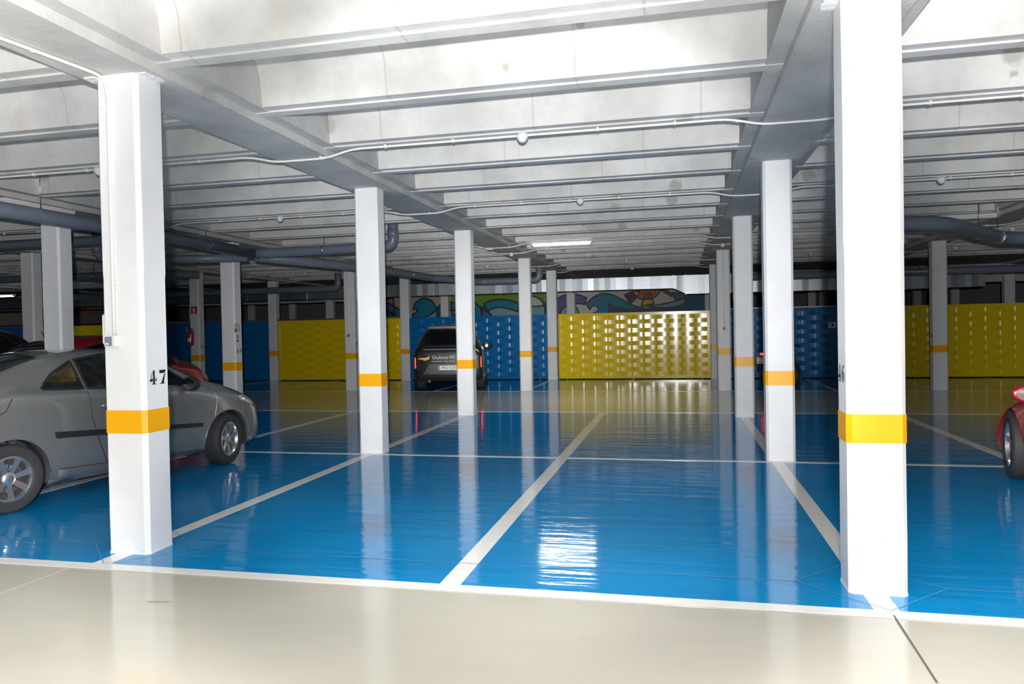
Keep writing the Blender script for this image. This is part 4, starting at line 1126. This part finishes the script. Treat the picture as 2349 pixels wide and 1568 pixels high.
def gext(t, sk):
    for sg in (-1, 1):
        def ln(pts, r=.0045, nm='panel_gap', mt='trimblack', off=0.0, n=16): return link(nm, strip_on(sk, pts, 'side', sg, r, off, n), M[mt], t)
        ln([(.80, 1.07), (.81, .80), (.90, .50), (1.0, .25)])
        ln([(2.44, 1.0), (2.47, .85), (2.40, .55), (2.24, .27)], .0042, 'door_edge_highlight', 'chrome')  # chrome colour on this gap paints in the highlight along the door edge
        ln([(.33, .34), (2.24, .25)], .0035)
        ln([(-.85, .93), (-.3, .90), (-.05, .93), (.03, 1.05), (.05, 1.12)], .004)
        ln([(3.02, .70), (3.1, .8), (3.0, .9)], .003)
        b, e = patch(sk, 'side', [(.42, .64), (2.22, .53)], [(.40, .705), (2.23, .575)], sg, .012, 24, 2)
        link('rubbing_strip', b, M['trimblack'], t, recalc=False)
        p, n = sk.side(1.0, .91, sg)
        b = bmesh.new(); tube(b, [p + Vector((-.10, sg * .01, 0)), p + Vector((-.07, sg * .035, .002)), p + Vector((.08, sg * .035, -.006)), p + Vector((.11, sg * .01, -.008))], .013, 8); link('door_handle', b, M['chrome'], t)
        b, e = patch(sk, 'side', [(2.86, .79), (3.08, .72), (3.34, .60)], [(2.84, .84), (3.05, .88), (3.34, .70)], sg, .006, 14, 6)
        h = link('headlamp', b, M['headlens'], t, recalc=False)
        b, e = patch(sk, 'side', [(-.86, .74), (-.5, .72)], [(-.84, .90), (-.5, .84)], sg, .006, 10, 5); link('tail_lamp', b, M['redlens'], t, recalc=False)
        b, e = patch(sk, 'side', [(.36, .19), (2.24, .19)], [(.36, .33), (2.24, .24)], sg, .007, 20, 3); link('sill', b, M['greycar'], t, recalc=False)
        p, n = sk.side(2.02, 1.00, sg); mirror(t, 2.02, p.y, 1.06, sg, 'trimblack', 1.1)
        # roof joint of the folding top
        b = strip_on(sk, [(.72, .50 * sg), (.74, 0)], 'top', sg, .004, 0, 8); link('panel_gap', b, M['trimblack'], t)
        # raised arch lip
        for ax in (0, 2.64):
            b = bmesh.new(); P = []
            for k in range(0, 21):
                a = PI * k / 20; x, z = ax + math.cos(a) * .372, .32 + math.sin(a) * .372
                q, nn = sk.side(ax + math.cos(a) * .385, .32 + math.sin(a) * .385, sg); P.append((x, q.y, z))
            tube(b, P, .008, 6); link('arch_lip', b, M['greycar'], t)
    # interior
    b = bxm(.1, -.72, .55, 2.3, .72, .95, .04); link('interior_tub', b, M['cabin'], t)
    for y in (-.36, .36):
        b = bxm(.55, y - .25, .85, .80, y + .25, 1.16, .06, 2); link('seat_back', b, M['cabin'], t, smooth=40)
        b = bxm(.86, y - .15, 1.16, .98, y + .15, 1.36, .045, 3); link('headrest', b, M['tan'], t, smooth=40)
    b = bmesh.new(); tube(b, [(1.72 + math.cos(a * .3) * .0 + math.sin(a * PI / 12) * .07, .36 + math.cos(a * PI / 12) * .18, 1.0 + math.sin(a * PI / 12) * .17) for a in range(25)], .014, 8); link('steering_wheel', b, M['cabin'], t)
    b = bxm(1.9, -.7, .9, 2.35, .7, 1.0, .03); link('dashboard', b, M['greyplastic'], t)
dA = Vector((.201, .9796, 0)); nA = Vector((.9796, -.201, 0))
org = Vector((-6.16, 5.60, 0)) - nA * .76
gsides = [([(.36, 1.118), (.78, 1.098)], [(.36, 1.135), (.52, 1.26), (.78, 1.385)]), ([(.83, 1.096), (2.16, 1.025)], [(.83, 1.395), (1.15, 1.44), (1.55, 1.405), (1.86, 1.27), (2.16, 1.055)])]
car('grey_coupe', 'dusty grey two door coupe behind the 47 pillar at the left', gst, org, math.atan2(dA.y, dA.x), 'greycar', 2.64, .765, .32, .205, .368, 3, 7, 'glass', gsides,
    ([(2.36, -.66), (2.46, 0), (2.36, .66)], [(1.72, -.50), (1.66, 0), (1.72, .50)]), ([(-.12, -.55), (-.20, 0), (-.12, .55)], [(.50, -.46), (.54, 0), (.50, .46)]), True, gext, steer=.30)

# --- black car seen from behind
sst = [(-.86, .42, .78, .90, .70, .66, .58), (-.84, .32, .98, 1.10, .86, .82, .70), (-.76, .26, 1.06, 1.20, .93, .87, .76), (-.60, .24, 1.09, 1.44, .95, .88, .66), (-.40, .23, 1.09, 1.66, .955, .875, .60),
       (0, .22, 1.08, 1.70, .955, .87, .61), (.7, .22, 1.06, 1.71, .95, .87, .62), (1.4, .22, 1.04, 1.66, .95, .865, .61), (1.9, .22, 1.02, 1.35, .95, .86, .66), (2.25, .22, 1.0, 1.12, .95, .85, .70),
       (2.9, .24, .96, 1.05, .93, .82, .68), (3.3, .27, .84, .92, .86, .74, .6), (3.48, .36, .66, .72, .66, .58, .5)]
def sext(t, sk):
    # everything on the tail
    def P(y, z, o=.006):
        p, n = sk.end(y, z, -1); return p + n * o
    for sg in (1, -1):
        b = bmesh.new(); tube(b, [P(sg * .865, z, .012) for z in (.60, .69, .78, .87)], .013, 8); link('tail_lamp', b, M['taillamp'], t)
        b, e = patch(sk, 'end', [(sg * .76, .56), (sg * .89, .56)], [(sg * .76, .90), (sg * .89, .90)], -1, .004, 6, 5); link('lamp_surround', b, M['trimblack'], t, recalc=False)
        p, n = sk.side(1.95, 1.05, sg); mirror(t, 1.95, p.y, 1.12, sg, 'trimblack', 1.25)
        b = bmesh.new(); tube(b, [sk.top(x, sg * .56)[0] + Vector((0, 0, .03)) for x in (-.2, .2, .7, 1.2)], .014, 8); link('roof_rail', b, M['trimblack'], t)
        b = bmesh.new(); lathe(b, [(.035, -.05), (.04, 0)], 12, 'x', (-.84, sg * .5, .27)); link('exhaust', b, M['darkmetal'], t)
    b, e = patch(sk, 'end', [(-.66, .44), (.66, .44)], [(-.50, .70), (.50, .70)], -1, .006, 14, 5); link('bumper_recess', b, M['trimblack'], t, recalc=False)
    b, e = patch(sk, 'end', [(-.72, .27), (.72, .27)], [(-.78, .40), (.78, .40)], -1, .010, 14, 3); link('lower_bumper', b, M['trimblack'], t, recalc=False)
    b = strip_on(sk, [(-.60, .45), (.60, .45)], 'end', -1, .010, .012, 12); link('chrome_bar', b, M['chrome'], t)
    b = strip_on(sk, [(-.66, 1.07), (.66, 1.07)], 'end', -1, .016, .006, 12); link('chrome_bar', b, M['greyplastic'], t)
    b = bxm(-.98, -.50, 1.60, -.55, .50, 1.655, .02, 2); link('roof_spoiler', b, M['trimblack'], t, smooth=40)
    b = bxm(-.985, -.14, 1.60, -.975, .14, 1.612); link('brake_light', b, M['redlens'], t)
    b = bmesh.new(); prism(b, [(-.35, 1.70), (-.15, 1.70), (-.28, 1.78), (-.33, 1.78)], 'y', -.02, .02); link('roof_aerial', b, M['trimblack'], t)
    pb = P(0, .60, .03); x0 = pb.x
    p = link('number_plate', bxm(x0 - .006, -.26, .545, x0 + .004, .26, .66, .004), M['plate'], t)
    link('plate_band', bxm(x0 - .0075, .215, .552, x0 - .006, .252, .653), M['bluemark'], p)
    RXm = (PI / 2, 0, -PI / 2)
    text_mesh('plate_text', '4983 NGK', .098, M['black'], p, (x0 - .0085, -.02, .603), RXm, .93)
    q = P(0, .87, .012)
    text_mesh('lettering', 'Giuliano-Vil', .125, M['white'], t, (q.x - .006, .42, .865), RXm, 1.0, 'LEFT')
    q = P(0, .77, .012)
    text_mesh('lettering', 'INMOBILIARIA · REAL ESTATE', .043, M['white'], t, (q.x - .010, .44, .765), RXm, 1.1, 'LEFT')
    b = bmesh.new(); pts = [(.80, .74), (.74, .775), (.62, .775), (.52, .80), (.49, .83), (.49, .74), (.56, .715), (.62, .70), (.70, .735)]
    q = P(.65, .85, .02)
    b.faces.new([b.verts.new((q.x - .002, y, z + .09)) for y, z in pts]); link('yellow_emblem', b, M['band'], t, recalc=False)
shead = PI / 2 + .225
ssides = [([(-.35, 1.12), (.45, 1.11)], [(-.30, 1.42), (.45, 1.56)]), ([(.52, 1.11), (1.75, 1.07)], [(.52, 1.56), (1.35, 1.50), (1.75, 1.20)])]
bc_ = car('black_car', 'black car parked tail towards us with lit red tail lamps and plate 4983 NGK', sst, (-6.32, 19.9, 0), shead, 'blackcar', 2.64, .80, .35, .23, .395, 2, 5, 'darkglass', ssides,
    ([(2.12, -.66), (2.2, 0), (2.12, .66)], [(1.5, -.54), (1.45, 0), (1.5, .54)]), ([(-.68, 1.16), (.68, 1.16)], [(-.54, 1.58), (.54, 1.58)], 'end'), False, sext)

bc_.scale = (1, 1.03, 1.07)
# --- red car left, dark car far left
rst = [(-.80, .40, .70, .85, .60, .56, .5), (-.76, .30, .92, 1.05, .80, .74, .62), (-.6, .24, 1.0, 1.30, .85, .78, .56), (-.2, .2, 1.02, 1.50, .86, .78, .54), (.5, .19, 1.0, 1.56, .86, .77, .54), (1.2, .19, .98, 1.55, .86, .77, .54),
       (1.6, .19, .97, 1.42, .86, .77, .58), (2.05, .2, .97, 1.13, .86, .77, .64), (2.6, .2, .94, 1.06, .85, .75, .6), (2.95, .22, .84, .95, .80, .69, .52), (3.15, .25, .68, .78, .68, .58, .44), (3.24, .34, .52, .58, .5, .4, .34)]
def rext(t, sk):
    for sg in (1, -1):
        p, n = sk.side(1.72, 1.02, sg); mirror(t, 1.72, p.y, 1.08, sg, 'redcar', 1.1)
        b, e = patch(sk, 'side', [(2.72, .74), (3.12, .62)], [(2.70, .86), (3.06, .80)], sg, .006, 10, 5); link('headlamp', b, M['headlens'], t, recalc=False)
        link('panel_gap', strip_on(sk, [(.35, 1.0), (.38, .6), (.5, .3)], 'side', sg, .004), M['trimblack'], t)
        link('panel_gap', strip_on(sk, [(1.85, .98), (1.9, .6), (1.8, .3)], 'side', sg, .004), M['trimblack'], t)
    p = sk.top(-.2, 0)[0]; b = bmesh.new(); tube(b, [p, p + Vector((-.09, 0, .16))], .008, 6); link('roof_aerial', b, M['trimblack'], t)
rsides = [([(-.35, 1.05), (.40, 1.03)], [(-.25, 1.32), (.40, 1.43)]), ([(.47, 1.03), (1.62, 1.01)], [(.47, 1.43), (1.15, 1.42), (1.62, 1.12)])]
rc_ = car('red_car', 'red hatchback showing its roof and bonnet behind the grey coupe', rst, (-10.2, 10.32, 0), PI / 2 - .0, 'redcar', 2.50, .74, .30, .19, .34, 2, 8, 'darkglass', rsides,
    ([(1.98, -.6), (2.05, 0), (1.98, .6)], [(1.38, -.48), (1.34, 0), (1.38, .48)]), ([(-.66, -.5), (-.68, 0), (-.66, .5)], [(-.26, -.46), (-.24, 0), (-.26, .46)]), False, rext)
dst = [(a, b_, c + .06, d + .17 if d > 1.2 else d + .08, e + .03, f + .03, g_ + .02) for a, b_, c, d, e, f, g_ in rst]
def dext(t, sk):
    for sg in (1, -1):
        p, n = sk.side(1.72, 1.05, sg); mirror(t, 1.72, p.y, 1.15, sg, 'trimblack', 1.2)
        b, e = patch(sk, 'side', [(2.72, .78), (3.12, .66)], [(2.70, .92), (3.06, .86)], sg, .006, 10, 5); link('headlamp', b, M['headlens'], t, recalc=False)
    p = sk.top(1.0, -.3)[0]; b = bmesh.new(); tube(b, [p, p + Vector((-.10, 0, .20))], .008, 6); link('roof_aerial', b, M['trimblack'], t)
dsides = [([(-.35, 1.12), (.40, 1.10)], [(-.25, 1.46), (.40, 1.58)]), ([(.47, 1.10), (1.62, 1.08)], [(.47, 1.58), (1.15, 1.57), (1.62, 1.22)])]
dc_ = car('dark_car', 'dark blue black car at the far left edge behind the red car', dst, (-13.2, 10.4, 0), PI / 2, 'darkcar', 2.50, .76, .32, .2, .36, 2, 6, 'darkglass', dsides,
    ([(1.98, -.6), (2.05, 0), (1.98, .6)], [(1.40, -.48), (1.36, 0), (1.40, .48)]), ([(-.66, -.5), (-.68, 0), (-.66, .5)], [(-.26, -.46), (-.24, 0), (-.26, .46)]), False, dext)

rc_.scale = (1, 1, 1.08); dc_.scale = (1, 1, 1.09)
# --- red sports car at the right edge
fst = [(-.85, .32, .66, .80, .66, .58, .5), (-.78, .22, .84, .96, .86, .78, .6), (-.4, .16, .92, 1.04, .94, .84, .6), (0, .14, .93, 1.12, .96, .84, .52), (.5, .14, .88, 1.20, .94, .82, .50), (1.0, .14, .85, 1.22, .93, .81, .50),
       (1.4, .14, .84, 1.14, .93, .81, .54), (1.85, .14, .84, .98, .93, .80, .62), (2.3, .15, .84, .90, .945, .80, .60), (2.6, .16, .82, .86, .95, .78, .58), (2.95, .17, .68, .74, .9, .74, .56), (3.3, .2, .50, .56, .78, .64, .5), (3.45, .26, .38, .42, .56, .46, .4)]
def fext(t, sk):
    for sg in (1, -1):
        p, n = sk.side(1.95, .84, sg); mirror(t, 1.98, p.y + sg * .08, .92, sg, 'redcar', 1.1)
        for z in (.44, .52):
            b = strip_on(sk, [(1.98, z - .01), (2.16, z + .01)], 'side', sg, .014, .006, 6); link('side_vent', b, M['greyplastic'], t)
        b, e = patch(sk, 'side', [(1.98, .36), (2.17, .36)], [(1.98, .60), (2.17, .60)], sg, .003, 5, 5); link('vent_recess', b, M['trimblack'], t, recalc=False)
        b, e = patch(sk, 'side', [(2.06, .66), (2.15, .66)], [(2.06, .69), (2.15, .69)], sg, .005, 4, 3); link('chrome_badge', b, M['chrome'], t, recalc=False)
        link('panel_gap', strip_on(sk, [(1.86, .84), (1.92, .55), (1.84, .22)], 'side', sg, .004), M['trimblack'], t)
fsides = [([(.45, .90), (1.62, .88)], [(.45, 1.10), (1.0, 1.13), (1.62, .96)])]
fo = car('red_sports_car', 'red sports car cut off by the right edge, mirror and front wheel showing', fst, (4.19, 5.80, 0), PI / 2, 'redcar', 2.60, .80, .345, .25, .375, 2, 5, 'darkglass', fsides,
    ([(1.82, -.58), (1.92, 0), (1.82, .58)], [(1.22, -.46), (1.16, 0), (1.22, .46)]), None, False, fext, steer=-.24)

# --- motorbike behind the pillars at the right
mt_ = empty('motorbike', (2.25, 19.8, 0), .98); tag(mt_, 'black motorbike with a lit red tail lamp and plate 1882 BKT between two pillars', 'motorbike')
def bwheel(x, r, w, rimc):
    t_ = bmesh.new(); n = 40
    prof = [(r - .09, -w * .3), (r - .03, -w * .5), (r, -w * .2), (r, w * .2), (r - .03, w * .5), (r - .09, w * .3)]
    rg = [[t_.verts.new((math.cos(2 * PI * k / n) * rr, h, math.sin(2 * PI * k / n) * rr)) for k in range(n)] for rr, h in prof]
    for a, b_ in zip(rg, rg[1:] + rg[:1]):
        for k in range(n): t_.faces.new((a[k], a[(k + 1) % n], b_[(k + 1) % n], b_[k]))
    o = link('wheel', t_, M['rubber'], mt_, smooth=40); o.location = (x, 0, r)
    b = bmesh.new()
    tube(b, [(math.cos(2 * PI * k / n) * (r - .09), 0, math.sin(2 * PI * k / n) * (r - .09)) for k in range(n + 1)], .014, 6)
    for k in range(10):
        a = 2 * PI * k / 10; tube(b, [(0, 0, 0), (math.cos(a) * (r - .09), 0, math.sin(a) * (r - .09))], .006, 5)
    lathe(b, [(.04, -.05), (.04, .05)], 12, 'z')
    for v in b.verts: pass
    link('rim', b, M[rimc], o)
    return o
bwheel(0.05, .31, .15, 'darkmetal'); bwheel(1.40, .31, .11, 'chrome')
def bp_(nm, b, m_): return link(nm, b, M[m_], mt_, smooth=45)
b = bmesh.new(); tube(b, [(.05, .1, .31), (.45, .1, .45), (.6, .1, .78), (1.12, .05, .92)], .022, 8); tube(b, [(.05, -.1, .31), (.45, -.1, .45), (.6, -.1, .78), (1.12, -.05, .92)], .022, 8); tube(b, [(.45, 0, .42), (1.0, 0, .40), (1.15, 0, .9)], .025, 8); bp_('frame', b, 'darkmetal')
b = bmesh.new()
for s in (1, -1): tube(b, [(1.40, s * .09, .31), (1.18, s * .09, 1.02)], .024, 8)
bp_('fork', b, 'chrome')
bp_('engine', bxm(.48, -.16, .28, .92, .16, .66, .06, 2), 'darkmetal')
bp_('fuel_tank', bxm(.62, -.16, .78, 1.10, .16, 1.02, .08, 3), 'darkcar')
bp_('seat', bxm(-.08, -.14, .82, .66, .14, .93, .05, 3), 'trimblack')
b = bmesh.new(); prism(b, [(-.28, .84), (-.10, .96), (.35, .86), (.30, .74), (-.12, .72)], 'y', -.13, .13); bmesh.ops.bevel(b, geom=b.edges[:], offset=.02, segments=2, affect='EDGES'); bp_('tail_fairing', b, 'redcar')
b = bmesh.new(); prism(b, [(-.40, .66), (-.26, .74), (.1, .72), (.1, .68), (-.24, .68), (-.36, .46), (-.40, .46)], 'y', -.09, .09); bp_('rear_mudguard', b, 'trimblack')
bp_('tail_lamp', bxm(-.31, -.08, .875, -.27, .08, .925, .008), 'taillamp')
p = bp_('number_plate', bxm(-.420, -.11, .66, -.410, .11, .82, .003), 'plate')
text_mesh('plate_text', '1882', .075, M['black'], p, (-.4215, 0, .785), (PI / 2, 0, -PI / 2), 1.0)
text_mesh('plate_text', 'BKT', .075, M['black'], p, (-.4215, 0, .705), (PI / 2, 0, -PI / 2), 1.0)
b = bmesh.new(); tube(b, soften([(1.0, .36, 1.06), (1.12, .22, 1.10), (1.16, 0, 1.06), (1.12, -.22, 1.10), (1.0, -.36, 1.06)], .06, 3), .014, 8); hb = bp_('handlebar', b, 'darkmetal')
for s in (1,):
    b = bmesh.new(); tube(b, [(1.04, s * .30, 1.08), (1.10, s * .36, 1.28)], .006, 6); bmesh.ops.create_uvsphere(b, u_segments=12, v_segments=8, radius=.055, matrix=Matrix.Translation((1.10, s * .38, 1.31)) @ Matrix.Diagonal((.3, 1.2, .8, 1))); bp_('mirror', b, 'trimblack')
b = bmesh.new(); lathe(b, [(.04, .98), (.085, 1.03), (.09, 1.10), (.03, 1.12)], 14, 'z', (1.26, 0, -.10)); bp_('headlamp', b, 'chrome')
b = bmesh.new(); tube(b, [(.5, -.2, .32), (.0, -.2, .30), (-.28, -.2, .40)], .04, 10); bp_('exhaust', b, 'chrome')
b = bmesh.new(); tube(b, [(.5, .12, .3), (.42, .34, .012)], .011, 6); bp_('side_stand', b, 'darkmetal')
